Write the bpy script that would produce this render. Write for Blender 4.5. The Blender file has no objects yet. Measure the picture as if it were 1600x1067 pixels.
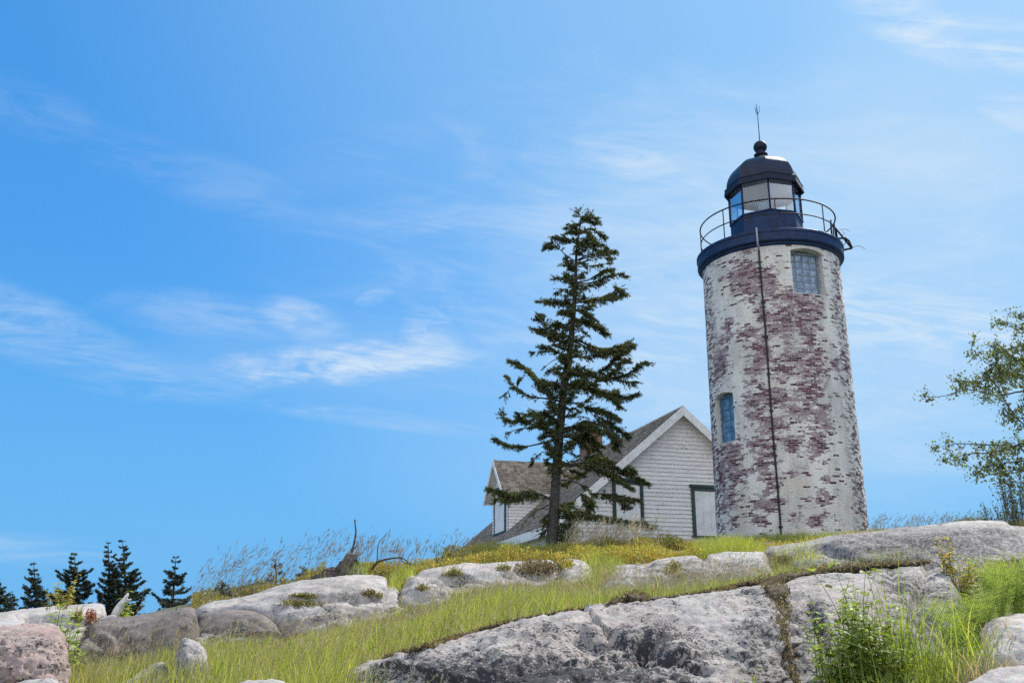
import bpy, math, random
import numpy as np
from mathutils import Vector, Matrix
from mathutils.bvhtree import BVHTree
R = math.radians
random.seed(7)
rng = np.random.default_rng(7)
scn = bpy.context.scene
col = scn.collection

# ------------------------------------------------------------------ camera
F, TH = 1530.0, R(16.82)
CT, ST = math.cos(TH), math.sin(TH)
cam_d = bpy.data.cameras.new('camera')
cam_d.sensor_width = 36
cam_d.lens = F / 1600 * 36
cam_d.clip_start, cam_d.clip_end = 0.05, 8000
cam = bpy.data.objects.new('camera', cam_d)
cam.rotation_euler = (R(90) + TH, 0, 0)
col.objects.link(cam)
scn.camera = cam

SUN_AZ, SUN_EL = R(38), R(44)          # azimuth clockwise from +Y
EXPOSURE = 0.55
SKY_STRENGTH = 0.10


KG = 1.036     # forward distance per unit of sight-line depth, near ground level


def T(py):
    """height over distance of the sight line measured at row py of the photograph"""
    v = (533.5 - py) / F
    return (ST + v * CT) / (CT - v * ST)


def P(px, py, D):
    """a surveyed point: photograph bearing (px, py) at forward distance D metres"""
    u = (px - 800) / F
    v = (533.5 - py) / F
    k = D / (CT - v * ST)
    return np.array([u * k, D, (ST + v * CT) * k])


def proj(p):
    p = np.atleast_2d(p)
    dep = p[:, 1] * CT + p[:, 2] * ST
    up = -p[:, 1] * ST + p[:, 2] * CT
    return np.stack([800 + F * p[:, 0] / dep, 533.5 - F * up / dep], 1)


# ------------------------------------------------------------------ node helper
class NT:
    def __init__(s, tree):
        s.t = tree

    def n(s, typ, props=None, **ins):
        nd = s.t.nodes.new(typ)
        for k, v in (props or {}).items():
            setattr(nd, k, v)
        for k, v in ins.items():
            key = int(k[1:]) if k[0] == '_' else k.replace('_', ' ')
            s.put(nd.inputs[key], v)
        return nd

    def put(s, sock, v):
        if hasattr(v, 'is_output'):
            s.t.links.new(v, sock)
        elif hasattr(v, 'outputs'):
            s.t.links.new(v.outputs[0], sock)
        else:
            if sock.type == 'RGBA' and len(v) == 3:
                v = (*v, 1)
            sock.default_value = v

    def m(s, op, a, b=0.0, c=0.0, clamp=False):
        nd = s.t.nodes.new('ShaderNodeMath')
        nd.operation = op
        nd.use_clamp = clamp
        for i, v in enumerate((a, b, c)):
            s.put(nd.inputs[i], v)
        return nd.outputs[0]

    def vm(s, op, a, b=(0, 0, 0)):
        nd = s.t.nodes.new('ShaderNodeVectorMath')
        nd.operation = op
        s.put(nd.inputs[0], a)
        s.put(nd.inputs[1], b)
        return nd.outputs['Value'] if op in ('DOT_PRODUCT', 'LENGTH') else nd.outputs[0]

    def mix(s, fac, a, b, blend='MIX'):
        nd = s.t.nodes.new('ShaderNodeMix')
        nd.data_type = 'RGBA'
        nd.blend_type = blend
        s.put(nd.inputs[0], fac)
        s.put(nd.inputs[6], a)
        s.put(nd.inputs[7], b)
        return nd.outputs[2]

    def ss(s, v, lo, hi):
        nd = s.t.nodes.new('ShaderNodeMapRange')
        nd.interpolation_type = 'SMOOTHSTEP'
        s.put(nd.inputs[0], v)
        nd.inputs[1].default_value = lo
        nd.inputs[2].default_value = hi
        return nd.outputs[0]

    def noise(s, vec, scale, detail=4, rough=.55, dist=0.0):
        nd = s.n('ShaderNodeTexNoise', Scale=scale, Detail=detail, Roughness=rough, Distortion=dist)
        if vec is not None:
            s.put(nd.inputs['Vector'], vec)
        return nd.outputs[0]

    def attr(s, name):
        return s.n('ShaderNodeAttribute', {'attribute_name': name}).outputs['Fac']


def new_mat(name):
    m = bpy.data.materials.new(name)
    m.use_nodes = True
    t = NT(m.node_tree)
    b = m.node_tree.nodes['Principled BSDF']
    return m, t, b


def simple(name, c, rough=.6, var=.25, scale=8.0, metal=0.0, bump=0.0):
    m, t, b = new_mat(name)
    tc = t.n('ShaderNodeTexCoord').outputs['Object']
    nz = t.noise(tc, scale, 6)
    dark = tuple(x * (1 - var) for x in c)
    light = tuple(min(1, x * (1 + var)) for x in c)
    t.put(b.inputs['Base Color'], t.mix(t.ss(nz, .3, .7), dark, light))
    b.inputs['Roughness'].default_value = rough
    b.inputs['Metallic'].default_value = metal
    if bump:
        bp = t.n('ShaderNodeBump', Strength=bump, Distance=.02, Height=t.noise(tc, scale * 4, 5))
        t.put(b.inputs['Normal'], bp)
    return m


# ------------------------------------------------------------------ world: daylight sky with thin cirrus
w = bpy.data.worlds.new('World')
scn.world = w
w.use_nodes = True
wt = NT(w.node_tree)
bg = w.node_tree.nodes['Background']
sky = wt.n('ShaderNodeTexSky')
sky.sky_type = 'NISHITA'
sky.sun_disc = False
sky.sun_elevation = SUN_EL
sky.sun_rotation = SUN_AZ
sky.air_density = 1.0
sky.dust_density = 0.6
sky.ozone_density = 2.0
hs = wt.n('ShaderNodeHueSaturation', Saturation=1.5, Value=.92, Hue=.497, Color=sky.outputs[0])
tint = wt.mix(.62, wt.mix(1.0, hs.outputs[0], (.78, 1.02, 1.18), 'MULTIPLY'), (.68, 2.68, 6.1))
dirv = wt.n('ShaderNodeTexCoord').outputs['Generated']


def rdir(px, py):
    d = P(px, py, 1.0)
    return d / np.linalg.norm(d)


CLOUDS = []   # bearing, half length, half height (photo scale), tilt, strength


def cloud(px, py, rl, rh, tilt, s):
    CLOUDS.append((px, py, rl, rh, tilt, s))


cloud(540, 568, 200, 34, -4, .85)
cloud(675, 530, 46, 60, -40, .6)
cloud(470, 500, 80, 30, 14, .5)
cloud(330, 492, 150, 34, 6, .24)
cloud(70, 525, 150, 50, 22, .34)
cloud(240, 590, 170, 34, 8, .30)
cloud(560, 650, 230, 16, 7, .28)
cloud(40, 170, 110, 40, 20, .16)
cloud(310, 275, 200, 40, 17, .12)
cloud(700, 245, 260, 40, 6, .12)
cloud(1010, 260, 130, 40, 14, .5)
cloud(585, 465, 36, 14, -20, .35)
cloud(1430, 40, 130, 36, 25, .7)
cloud(1580, 75, 90, 34, 10, .7)
cloud(1590, 175, 60, 26, 20, .45)
cloud(1150, 440, 600, 300, 8, .26)
cloud(1420, 500, 260, 60, 8, .8)
cloud(1060, 530, 170, 60, -4, .55)
cloud(40, 855, 140, 24, 4, .3)
cd = rdir(800, 480)
ex = np.array([1, 0, 0.])
ey = np.cross(cd, ex) * -1
ey /= np.linalg.norm(ey)
sx = wt.vm('DOT_PRODUCT', dirv, tuple(ex))
sy = wt.vm('DOT_PRODUCT', dirv, tuple(ey))
sz = wt.vm('DOT_PRODUCT', dirv, tuple(cd))
cmb = wt.n('ShaderNodeCombineXYZ', X=wt.m('ADD', wt.m('MULTIPLY', sx, 3.2), wt.m('MULTIPLY', sy, 1.2)),
           Y=wt.m('MULTIPLY', sy, 10.0), Z=wt.m('MULTIPLY', sz, 3.0))
n1 = wt.noise(cmb.outputs[0], 1.6, 9, .62, 1.1)
cmb2 = wt.n('ShaderNodeCombineXYZ', X=wt.m('MULTIPLY', sx, 6.0), Y=wt.m('ADD', wt.m('MULTIPLY', sy, 30.0), wt.m('MULTIPLY', sx, 5.0)), Z=sz)
n2 = wt.noise(cmb2.outputs[0], 1.7, 8, .6, 1.6)
wisp = wt.m('ADD', wt.m('MULTIPLY', wt.ss(n1, .38, .66), .6), wt.m('MULTIPLY', wt.ss(n2, .38, .68), .5))
total = None
for (px, py, rl, rh, tilt, s_) in CLOUDS:
    c = rdir(px, py)
    a = R(tilt)
    e1 = rdir(px + 30 * math.cos(a), py + 30 * math.sin(a)) - c
    e1 -= c * np.dot(e1, c)
    e1 /= np.linalg.norm(e1)
    e2 = np.cross(c, e1)
    f1, f2 = F / rl, F / rh
    u1 = wt.vm('DOT_PRODUCT', dirv, tuple(e1 * f1))
    u2 = wt.vm('DOT_PRODUCT', dirv, tuple(e2 * f2))
    rr = wt.m('ADD', wt.m('MULTIPLY', u1, u1), wt.m('MULTIPLY', u2, u2))
    g = wt.m('MULTIPLY', wt.ss(wt.m('SUBTRACT', wt.m('ADD', .75, wt.m('MULTIPLY', n1, 1.5)), rr), 0.0, 1.6), s_)
    g = wt.m('MULTIPLY', g, wt.m('GREATER_THAN', wt.vm('DOT_PRODUCT', dirv, tuple(c)), 0.0))
    total = g if total is None else wt.m('MAXIMUM', total, g)
# unseen bright cloud added behind the viewer to lift the shaded sides
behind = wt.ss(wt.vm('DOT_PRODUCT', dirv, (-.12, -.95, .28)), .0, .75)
sky_fill = wt.m('MULTIPLY', behind, wt.m('ADD', .45, wt.m('MULTIPLY', wt.ss(n1, .35, .7), .5)))
# thin veil round the sun
sund = (math.sin(SUN_AZ) * math.cos(SUN_EL), math.cos(SUN_AZ) * math.cos(SUN_EL), math.sin(SUN_EL))
veil = wt.m('MULTIPLY', wt.ss(wt.vm('DOT_PRODUCT', dirv, sund), .55, 1.0), .55)
cl = wt.m('MULTIPLY', total, wisp, clamp=True)
low = wt.ss(wt.n('ShaderNodeSeparateXYZ', Vector=dirv).outputs[2], .42, .02)
base = wt.mix(wt.m('MULTIPLY', low, .85), tint, (1.0, 3.2, 6.0))
c1 = wt.mix(veil, base, (2.7, 4.7, 6.4))
soft = None
for (px, py, rl, rh, s_) in ((1240, 440, 540, 360, .50), (1560, 120, 320, 280, .26), (520, 560, 360, 90, .14), (1000, 700, 600, 200, .16)):
    c = rdir(px, py)
    e1 = rdir(px + 30, py) - c
    e1 -= c * np.dot(e1, c)
    e1 /= np.linalg.norm(e1)
    e2 = np.cross(c, e1)
    u1 = wt.vm('DOT_PRODUCT', dirv, tuple(e1 * F / rl))
    u2 = wt.vm('DOT_PRODUCT', dirv, tuple(e2 * F / rh))
    g = wt.m('MULTIPLY', wt.ss(wt.m('SUBTRACT', 1.0, wt.m('ADD', wt.m('MULTIPLY', u1, u1), wt.m('MULTIPLY', u2, u2))), 0.0, 1.0), s_)
    g = wt.m('MULTIPLY', g, wt.m('GREATER_THAN', wt.vm('DOT_PRODUCT', dirv, tuple(c)), 0.0))
    soft = g if soft is None else wt.m('ADD', soft, g)
soft = wt.m('MULTIPLY', soft, wt.m('ADD', .62, wt.m('MULTIPLY', n1, .76)), clamp=True)
c1 = wt.mix(soft, c1, (3.9, 5.2, 6.3))
c2 = wt.mix(cl, c1, (5.2, 5.9, 6.5))
c3 = wt.mix(sky_fill, c2, (13.2, 13.2, 13.4))
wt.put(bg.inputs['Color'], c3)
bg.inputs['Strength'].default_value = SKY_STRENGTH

sun_d = bpy.data.lights.new('sun', 'SUN')
sun_d.energy = 4.6
sun_d.angle = R(.53)
sun_d.color = (1, .955, .88)
sun = bpy.data.objects.new('sun', sun_d)
sun.rotation_euler = Vector((-sund[0], -sund[1], -sund[2])).to_track_quat('-Z', 'Y').to_euler()
sun.location = (20, 20, 40)
col.objects.link(sun)

vs = scn.view_settings
vs.view_transform = 'Standard'
vs.look = 'None'
vs.exposure = EXPOSURE
vs.gamma = 1
scn.render.engine = 'CYCLES'
scn.cycles.max_bounces = 8
scn.cycles.transparent_max_bounces = 12
scn.cycles.use_denoising = False


# ------------------------------------------------------------------ numeric noise
def _hash(ix, iy, iz):
    h = (ix.astype(np.int64) * 374761393 + iy.astype(np.int64) * 668265263 + iz.astype(np.int64) * 2147483647 + 12345) & 0xFFFFFFFF
    h = ((h ^ (h >> 13)) * 1274126177) & 0xFFFFFFFF
    h = ((h ^ (h >> 15)) * 2246822519) & 0xFFFFFFFF
    h = h ^ (h >> 16)
    return (h & 0xFFFF) / 65535.0


def vnoise(p):
    """smooth value noise in -1..1 at points (n,3)"""
    i = np.floor(p).astype(np.int64)
    f = p - i
    f = f * f * f * (f * (f * 6 - 15) + 10)
    r = 0
    for dx in (0, 1):
        wx = f[:, 0] if dx else 1 - f[:, 0]
        for dy in (0, 1):
            wy = f[:, 1] if dy else 1 - f[:, 1]
            for dz in (0, 1):
                wz = f[:, 2] if dz else 1 - f[:, 2]
                r = r + wx * wy * wz * _hash(i[:, 0] + dx, i[:, 1] + dy, i[:, 2] + dz)
    return r * 2 - 1


def fbm(p, octs=4, gain=.5):
    r, a = 0, 1
    for o in range(octs):
        r = r + a * vnoise(p * (2.03 ** o) + 17.3 * o)
        a *= gain
    return r


# ------------------------------------------------------------------ object helpers
def tag(o, label=None, cat=None, group=None, kind=None):
    if label: o['label'] = label
    if cat: o['category'] = cat
    if group: o['group'] = group
    if kind: o['kind'] = kind
    return o


def empty(name, loc, rz=0.0):
    o = bpy.data.objects.new(name, None)
    o.empty_display_size = .3
    o.location = loc
    o.rotation_euler = (0, 0, rz)
    col.objects.link(o)
    return o


def link_mesh(name, me, mat, parent=None, loc=None):
    me.materials.append(mat)
    o = bpy.data.objects.new(name, me)
    col.objects.link(o)
    if parent: o.parent = parent
    if loc is not None: o.location = loc
    return o


def np_mesh(name, V, faces, mat, parent=None, origin=None, smooth=True, attrs=None, uv=None):
    """faces: list of int arrays (n,k)"""
    V = np.asarray(V, dtype=np.float64)
    if origin is not None:
        V = V - np.asarray(origin)
    me = bpy.data.meshes.new(name)
    faces = [np.asarray(f, dtype=np.int32) for f in faces if len(f)]
    loops = np.concatenate([f.ravel() for f in faces])
    tot = np.concatenate([np.full(len(f), f.shape[1], np.int32) for f in faces])
    st = np.concatenate([[0], np.cumsum(tot)[:-1]]).astype(np.int32)
    me.vertices.add(len(V))
    me.vertices.foreach_set('co', V.astype(np.float32).ravel())
    me.loops.add(len(loops))
    me.loops.foreach_set('vertex_index', loops)
    me.polygons.add(len(tot))
    me.polygons.foreach_set('loop_start', st)
    me.polygons.foreach_set('loop_total', tot)
    if smooth:
        me.polygons.foreach_set('use_smooth', np.ones(len(tot), bool))
    for k, a in (attrs or {}).items():
        at = me.attributes.new(k, 'FLOAT', 'POINT')
        at.data.foreach_set('value', np.asarray(a, np.float32))
    if uv is not None:
        l = me.uv_layers.new(name='UVMap')
        l.data.foreach_set('uv', np.asarray(uv, np.float32)[loops].ravel())
    me.update(calc_edges=True)
    me.validate()
    return link_mesh(name, me, mat, parent, origin)


class MB:
    def __init__(s):
        s.v, s.f, s.uvs = [], [], {}

    def add(s, vs_, fs):
        k = len(s.v)
        s.v += [tuple(map(float, x)) for x in vs_]
        s.f += [tuple(i + k for i in f) for f in fs]
        return k

    def box(s, a, b, M=None):
        (x0, y0, z0), (x1, y1, z1) = a, b
        v = [(x0, y0, z0), (x1, y0, z0), (x1, y1, z0), (x0, y1, z0), (x0, y0, z1), (x1, y0, z1), (x1, y1, z1), (x0, y1, z1)]
        if M is not None:
            v = [M @ Vector(q) for q in v]
        s.add(v, [(3, 2, 1, 0), (4, 5, 6, 7), (0, 1, 5, 4), (1, 2, 6, 5), (2, 3, 7, 6), (3, 0, 4, 7)])

    def prism(s, poly, off):
        """closed polygon (3-D points) extruded by the vector off"""
        n = len(poly)
        o = np.asarray(off)
        v = [np.asarray(p) for p in poly] + [np.asarray(p) + o for p in poly]
        s.add(v, [tuple(range(n))[::-1], tuple(range(n, 2 * n))] + [(i, (i + 1) % n, n + (i + 1) % n, n + i) for i in range(n)])

    def tube(s, pts, rad, seg=6, cap=True):
        pts = [np.asarray(p, float) for p in pts]
        n = len(pts)
        if not hasattr(rad, '__len__'): rad = [rad] * n
        up = np.array([.13, .21, .97])
        vs_ = []
        for i, p in enumerate(pts):
            d = pts[min(i + 1, n - 1)] - pts[max(i - 1, 0)]
            d /= (np.linalg.norm(d) + 1e-9)
            u = np.cross(d, up)
            if np.linalg.norm(u) < 1e-3: u = np.cross(d, [1, 0, 0])
            u /= np.linalg.norm(u)
            w_ = np.cross(d, u)
            for k in range(seg):
                a = 2 * math.pi * k / seg
                vs_.append(p + rad[i] * (math.cos(a) * u + math.sin(a) * w_))
        fs = []
        for i in range(n - 1):
            for k in range(seg):
                a, b = i * seg + k, i * seg + (k + 1) % seg
                fs.append((a, b, b + seg, a + seg))
        if cap:
            fs.append(tuple(range(seg))[::-1])
            fs.append(tuple(range((n - 1) * seg, n * seg)))
        s.add(vs_, fs)

    def lathe(s, prof, seg=96, a0=0.0, closed=False):
        n = len(prof)
        vs_, fs = [], []
        for k in range(seg):
            a = a0 + 2 * math.pi * k / seg
            for (r, z) in prof:
                vs_.append((r * math.sin(a), -r * math.cos(a), z))
        for k in range(seg):
            k2 = (k + 1) % seg
            for i in range(n - 1 + (1 if closed else 0)):
                i2 = (i + 1) % n
                fs.append((k * n + i, k2 * n + i, k2 * n + i2, k * n + i2))
        if not closed:
            if prof[0][0] > 1e-6: fs.append(tuple(k * n for k in range(seg))[::-1])
            if prof[-1][0] > 1e-6: fs.append(tuple(k * n + n - 1 for k in range(seg)))
        s.add(vs_, fs)

    def build(s, name, mat, parent=None, smooth=False, loc=None, angle=None):
        me = bpy.data.meshes.new(name)
        me.from_pydata(s.v, [], s.f)
        me.validate()
        if smooth:
            me.polygons.foreach_set('use_smooth', [True] * len(me.polygons))
            if angle is not None:
                me.set_sharp_from_angle(angle=R(angle))
        me.update()
        return link_mesh(name, me, mat, parent, loc)


def catmull(pts, n):
    """resample a polyline (k,d) to n points with a Catmull-Rom curve, uniform in chord length"""
    p = np.asarray(pts, float)
    k = len(p)
    if k == 2:
        t = np.linspace(0, 1, n)[:, None]
        return p[0] * (1 - t) + p[1] * t
    e = np.vstack([2 * p[0] - p[1], p, 2 * p[-1] - p[-2]])
    L = np.concatenate([[0], np.cumsum(np.linalg.norm(np.diff(p[:, :2], axis=0), axis=1))])
    s = np.linspace(0, L[-1], n)
    i = np.clip(np.searchsorted(L, s, side='right') - 1, 0, k - 2)
    t = ((s - L[i]) / (L[i + 1] - L[i]))[:, None]
    a, b, c, d = e[i], e[i + 1], e[i + 2], e[i + 3]
    return .5 * (2 * b + (c - a) * t + (2 * a - 5 * b + 4 * c - d) * t ** 2 + (3 * b - a - 3 * c + d) * t ** 3)


# ------------------------------------------------------------------ materials of the ground
def granite(name, base, pink, dark, spot=.5, bump=.6, patch=0.0):
    m, t, b = new_mat(name)
    tc = t.n('ShaderNodeTexCoord').outputs['Object']
    li = t.attr('lichen')
    big = t.noise(tc, 1.3, 5, .55, .6)
    mid = t.noise(tc, 5.5, 8, .65, .4)
    fine = t.noise(tc, 48, 5, .7)
    grain = t.n('ShaderNodeTexVoronoi', {'feature': 'F1'}, Vector=tc, Scale=150.0).outputs['Color']
    c = t.mix(t.ss(big, .38, .62), base, pink)
    c = t.mix(t.m('MULTIPLY', t.ss(mid, .42, .62), .55), c, tuple(x * .55 for x in base))
    c = t.mix(.22, c, grain, 'OVERLAY')
    c = t.mix(t.m('MULTIPLY', t.ss(fine, .55, .68), .45), c, tuple(x * .3 for x in base))
    # grey lichen film
    veil = t.noise(tc, 4.6, 9, .74, .4)
    vm = t.ss(t.m('ADD', veil, t.m('MULTIPLY', t.m('SUBTRACT', li, .5), .34)), .46, .64)
    vm = t.m('MULTIPLY', vm, t.m('ADD', .45, t.m('MULTIPLY', t.ss(t.noise(tc, 21, 5, .7), .38, .6), .55)))
    c = t.mix(t.m('MULTIPLY', vm, .8), c, dark)
    # black crusty lichen spots
    sp = t.noise(tc, 19.0, 6, .68, .5)
    sp2 = t.noise(tc, 58.0, 4, .62, .3)
    sv = t.m('ADD', t.m('ADD', t.m('MULTIPLY', sp, .55), t.m('MULTIPLY', sp2, .45)), t.m('MULTIPLY', t.m('SUBTRACT', li, .5), .20))
    sv = t.m('ADD', sv, t.m('MULTIPLY', t.m('SUBTRACT', veil, .5), .30))
    sm = t.ss(sv, .615 - .06 * spot, .665 - .06 * spot)
    c = t.mix(t.m('MULTIPLY', sm, .92), c, (.020, .020, .024))
    # pale crust
    pc = t.ss(t.noise(tc, 17, 6, .6), .62, .72)
    c = t.mix(t.m('MULTIPLY', pc, .35), c, (.62, .60, .57))
    t.put(b.inputs['Base Color'], c)
    b.inputs['Roughness'].default_value = .88
    b.inputs['Specular IOR Level'].default_value = .3
    h = t.m('ADD', t.m('MULTIPLY', mid, .6), t.m('ADD', t.m('MULTIPLY', fine, .25), t.m('MULTIPLY', sp, .5)))
    h = t.m('SUBTRACT', h, t.m('MULTIPLY', sm, .12))
    bp = t.n('ShaderNodeBump', Strength=bump, Distance=.04, Height=h)
    t.put(b.inputs['Normal'], bp)
    return m


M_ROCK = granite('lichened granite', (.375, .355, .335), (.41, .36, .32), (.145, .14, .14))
M_ROCK_FRONT = granite('speckled granite', (.385, .355, .33), (.42, .355, .315), (.20, .188, .18), 1.0, 1.0)
M_ROCK_PINK = granite('pink granite', (.38, .305, .27), (.36, .255, .22), (.18, .145, .13), 1.0, 1.0)
M_ROCK_SHADED = granite('granite coloured as in shade', (.20, .175, .16), (.17, .14, .125), (.075, .065, .06), .6, .7)  # base colours darkened to carry the shade of steep faces


def m_ground():
    m, t, b = new_mat('soil and moss')
    tc = t.n('ShaderNodeTexCoord').outputs['Object']
    a = t.noise(tc, 1.1, 6)
    c = t.mix(t.ss(a, .4, .6), (.075, .085, .025), (.10, .075, .04))
    c = t.mix(t.m('MULTIPLY', t.ss(t.noise(tc, 14, 5), .45, .7), .6), c, (.05, .04, .022))
    t.put(b.inputs['Base Color'], c)
    b.inputs['Roughness'].default_value = .95
    t.put(b.inputs['Normal'], t.n('ShaderNodeBump', Strength=.7, Distance=.05, Height=t.noise(tc, 18, 6)))
    return m


def m_leaf(name, ca, cb, cc, trans=.45, scale=.8, rough=.55):
    """foliage: colour varies by leaf and by clump, some light passes through"""
    m, t, b = new_mat(name)
    geo = t.n('ShaderNodeNewGeometry')
    tc = t.n('ShaderNodeTexCoord').outputs['Object']
    ri = geo.outputs['Random Per Island']
    c = t.mix(t.ss(t.noise(tc, scale, 4), .38, .64), ca, cb)
    c = t.mix(t.m('MULTIPLY', t.ss(ri, .55, 1.0), .8), c, cc)
    hv = t.n('ShaderNodeHueSaturation', Value=t.m('ADD', .55, t.m('MULTIPLY', t.m('FRACT', t.m('MULTIPLY', ri, 17.3)), .85)), Color=c)
    d = t.n('ShaderNodeBsdfDiffuse', Color=hv.outputs[0])
    tr = t.n('ShaderNodeBsdfTranslucent', Color=t.mix(1.0, hv.outputs[0], (1.25, 1.2, .7), 'MULTIPLY'))
    gl = t.n('ShaderNodeBsdfGlossy', Roughness=rough, Color=(.9, .9, .9))
    mx = t.n('ShaderNodeMixShader', _0=trans, _1=d, _2=tr)
    mg = t.n('ShaderNodeMixShader', _0=.04, _1=mx, _2=gl)
    t.t.links.new(mg.outputs[0], t.t.nodes['Material Output'].inputs[0])
    return m


M_GROUND = m_ground()
M_GRASS = m_leaf('meadow grass', (.30, .345, .045), (.23, .30, .045), (.42, .37, .13), .5, .6)
M_GRASS2 = m_leaf('fresh grass', (.25, .335, .05), (.19, .28, .04), (.34, .36, .10), .45)
M_STRAW = m_leaf('dry grass', (.34, .27, .18), (.30, .24, .17), (.42, .33, .20), .35)
M_PINKGRASS = m_leaf('pinkish dry grass', (.50, .38, .29), (.42, .36, .22), (.55, .45, .34), .4, 1.2)
M_SEED = m_leaf('seed heads', (.17, .165, .16), (.19, .17, .15), (.25, .21, .17), .3)
M_COVER = m_leaf('ground cover leaves', (.34, .32, .06), (.27, .29, .05), (.54, .27, .06), .45, 2.2)
M_COVER_OLIVE = m_leaf('olive ground cover leaves', (.30, .27, .06), (.24, .23, .05), (.36, .26, .07), .4, 2.0)
M_BRIGHT = m_leaf('bright leaves', (.21, .30, .05), (.28, .35, .07), (.38, .40, .10), .42, 3)
M_FERN = m_leaf('fern fronds', (.26, .345, .07), (.20, .30, .05), (.34, .39, .09), .42, 3)
M_NEEDLE = m_leaf('spruce needles', (.050, .070, .022), (.075, .100, .026), (.19, .17, .055), .32, 1.6)  # third colour paints some needles as sunlit tips
M_NEEDLE_FAR = m_leaf('distant spruce needles', (.028, .048, .034), (.042, .064, .036), (.06, .075, .042), .2, .8)
M_BIRCH = m_leaf('birch leaves', (.105, .14, .045), (.145, .18, .065), (.21, .24, .11), .42, 1)
M_BARK = simple('grey bark', (.060, .054, .050), .9, .45, 14, bump=1.0)
M_TWIG = simple('thin dark twigs', (.055, .045, .040), .9, .4, 20)
M_DRIFT = simple('bleached driftwood', (.52, .49, .45), .8, .25, 18, bump=.6)
M_MOSS = simple('dry brown moss', (.075, .055, .034), 1.0, .85, 16, bump=1.0)
M_LICHEN = simple('rust lichen', (.36, .12, .05), 1.0, .4, 30, bump=1.0)
M_STUMP = simple('weathered stump wood', (.085, .068, .058), .95, .5, 9, bump=1.0)

# ------------------------------------------------------------------ terrain
GD = np.array([0, 3, 5, 7, 9, 12, 14, 17, 20, 25, 30, 36, 45, 60.])
GX = np.array([-600, 0, 200, 400, 600, 800, 1000, 1200, 1400, 1600, 2200.])
_NEAR = {-600: (-1.5, -1.1, -.9, -.7, -.5), 0: (-1.5, -1.0, -.8, -.7, -.55), 200: (-1.5, -.95, -.75, -.62, -.5), 400: (-1.5, -.9, -.7, -.57, -.40),
         600: (-1.5, -.85, -.65, -.44, -.19), 800: (-1.5, -.8, -.6, -.3, .03), 1000: (-1.5, -.8, -.55, -.22, .22), 1200: (-1.5, -.8, -.5, -.18, .38),
         1400: (-1.5, -.8, -.45, -.12, .46), 1600: (-1.5, -.8, -.45, -.05, .5), 2200: (-1.5, -.8, -.4, .05, .5)}
_ROWS = {-600: (1030, 1010, 1010, 1020, 1040, 1060, 1080), 0: (1003, 988, 982, 990, 1010, 1030, 1050), 200: (1052, 988, 972, 972, 985, 1000, 1020), 400: (1024, 970, 934, 938, 948, 955, 965),
         600: (998, 952, 893, 886, 888, 893, 900), 800: (956, 934, 882, 868, 870, 873, 880), 1000: (943, 926, 886, 862, 858, 860, 865), 1200: (932, 920, 876, 857, 847, 842, 850),
         1400: (926, 918, 872, 834, 834, 838, 845), 1600: (935, 925, 872, 834, 828, 830, 840), 2200: (935, 925, 880, 850, 840, 840, 850)}
GZ = np.array([list(_NEAR[k]) + [T(p) * d for p, d in zip(_ROWS[k], (12, 14, 17, 20, 25, 30, 36))] + [T(_ROWS[k][-1] + 40) * 45 - .4, T(_ROWS[k][-1] + 120) * 60 - 2] for k in (-600, 0, 200, 400, 600, 800, 1000, 1200, 1400, 1600, 2200)])


def ground_z(x, y):
    x = np.asarray(x, float)
    y = np.asarray(y, float)
    px = 800 + F * x / (np.maximum(y, 2.5) * KG)
    px = np.clip(px, GX[0], GX[-1])
    D = np.clip(y, 0, 60)
    i = np.clip(np.searchsorted(GX, px, side='right') - 1, 0, len(GX) - 2)
    t = (px - GX[i]) / (GX[i + 1] - GX[i])
    t = t * t * (3 - 2 * t)
    j = np.clip(np.searchsorted(GD, D, side='right') - 1, 0, len(GD) - 2)
    s = (D - GD[j]) / (GD[j + 1] - GD[j])
    z = (GZ[i, j] * (1 - t) + GZ[i + 1, j] * t) * (1 - s) + (GZ[i, j + 1] * (1 - t) + GZ[i + 1, j + 1] * t) * s
    # the island falls away to the sea on every side
    e = np.maximum(0, np.abs(x) - 32) * .22 + np.maximum(0, y - 58) * .16 + np.maximum(0, -y - 6) * .2
    return z - e


def ground_full(x, y):
    p = np.stack([x, y, 0 * x], 1)
    return ground_z(x, y) + .05 * fbm(p * .7, 3) + .012 * fbm(p * 4, 2)


def axis(lo, hi, a, b, fine, coarse):
    return np.concatenate([np.arange(lo, a, coarse), np.arange(a, b, fine), np.arange(b, hi + .01, coarse)])


gx = axis(-80, 80, -16, 20, .16, 1.0)
gy = axis(-50, 110, 2, 34, .16, .8)
XX, YY = np.meshgrid(gx, gy)
zz = ground_full(XX.ravel(), YY.ravel())
GV = np.stack([XX.ravel(), YY.ravel(), zz], 1)
nx, ny = len(gx), len(gy)
idx = np.arange(nx * ny).reshape(ny, nx)
GF = np.stack([idx[:-1, :-1].ravel(), idx[:-1, 1:].ravel(), idx[1:, 1:].ravel(), idx[1:, :-1].ravel()], 1)
ground = tag(np_mesh('ground', GV, [GF], M_GROUND), kind='structure')
# sea all the way to the horizon
m, t, b = new_mat('sea water')
tc = t.n('ShaderNodeTexCoord').outputs['Object']
b.inputs['Base Color'].default_value = (.02, .06, .09, 1)
b.inputs['Roughness'].default_value = .12
t.put(b.inputs['Normal'], t.n('ShaderNodeBump', Strength=.5, Distance=.3, Height=t.noise(tc, .4, 6)))
mb = MB()
mb.add([(-6000, -6000, -7.5), (6000, -6000, -7.5), (6000, 6000, -7.5), (-6000, 6000, -7.5)], [(0, 1, 2, 3)])
tag(mb.build('sea', m), kind='structure')

SURF_V, SURF_F = [GV], [GF]      # everything plants can stand on
SURF_ROCK = [np.zeros(len(GF), bool)]


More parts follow.
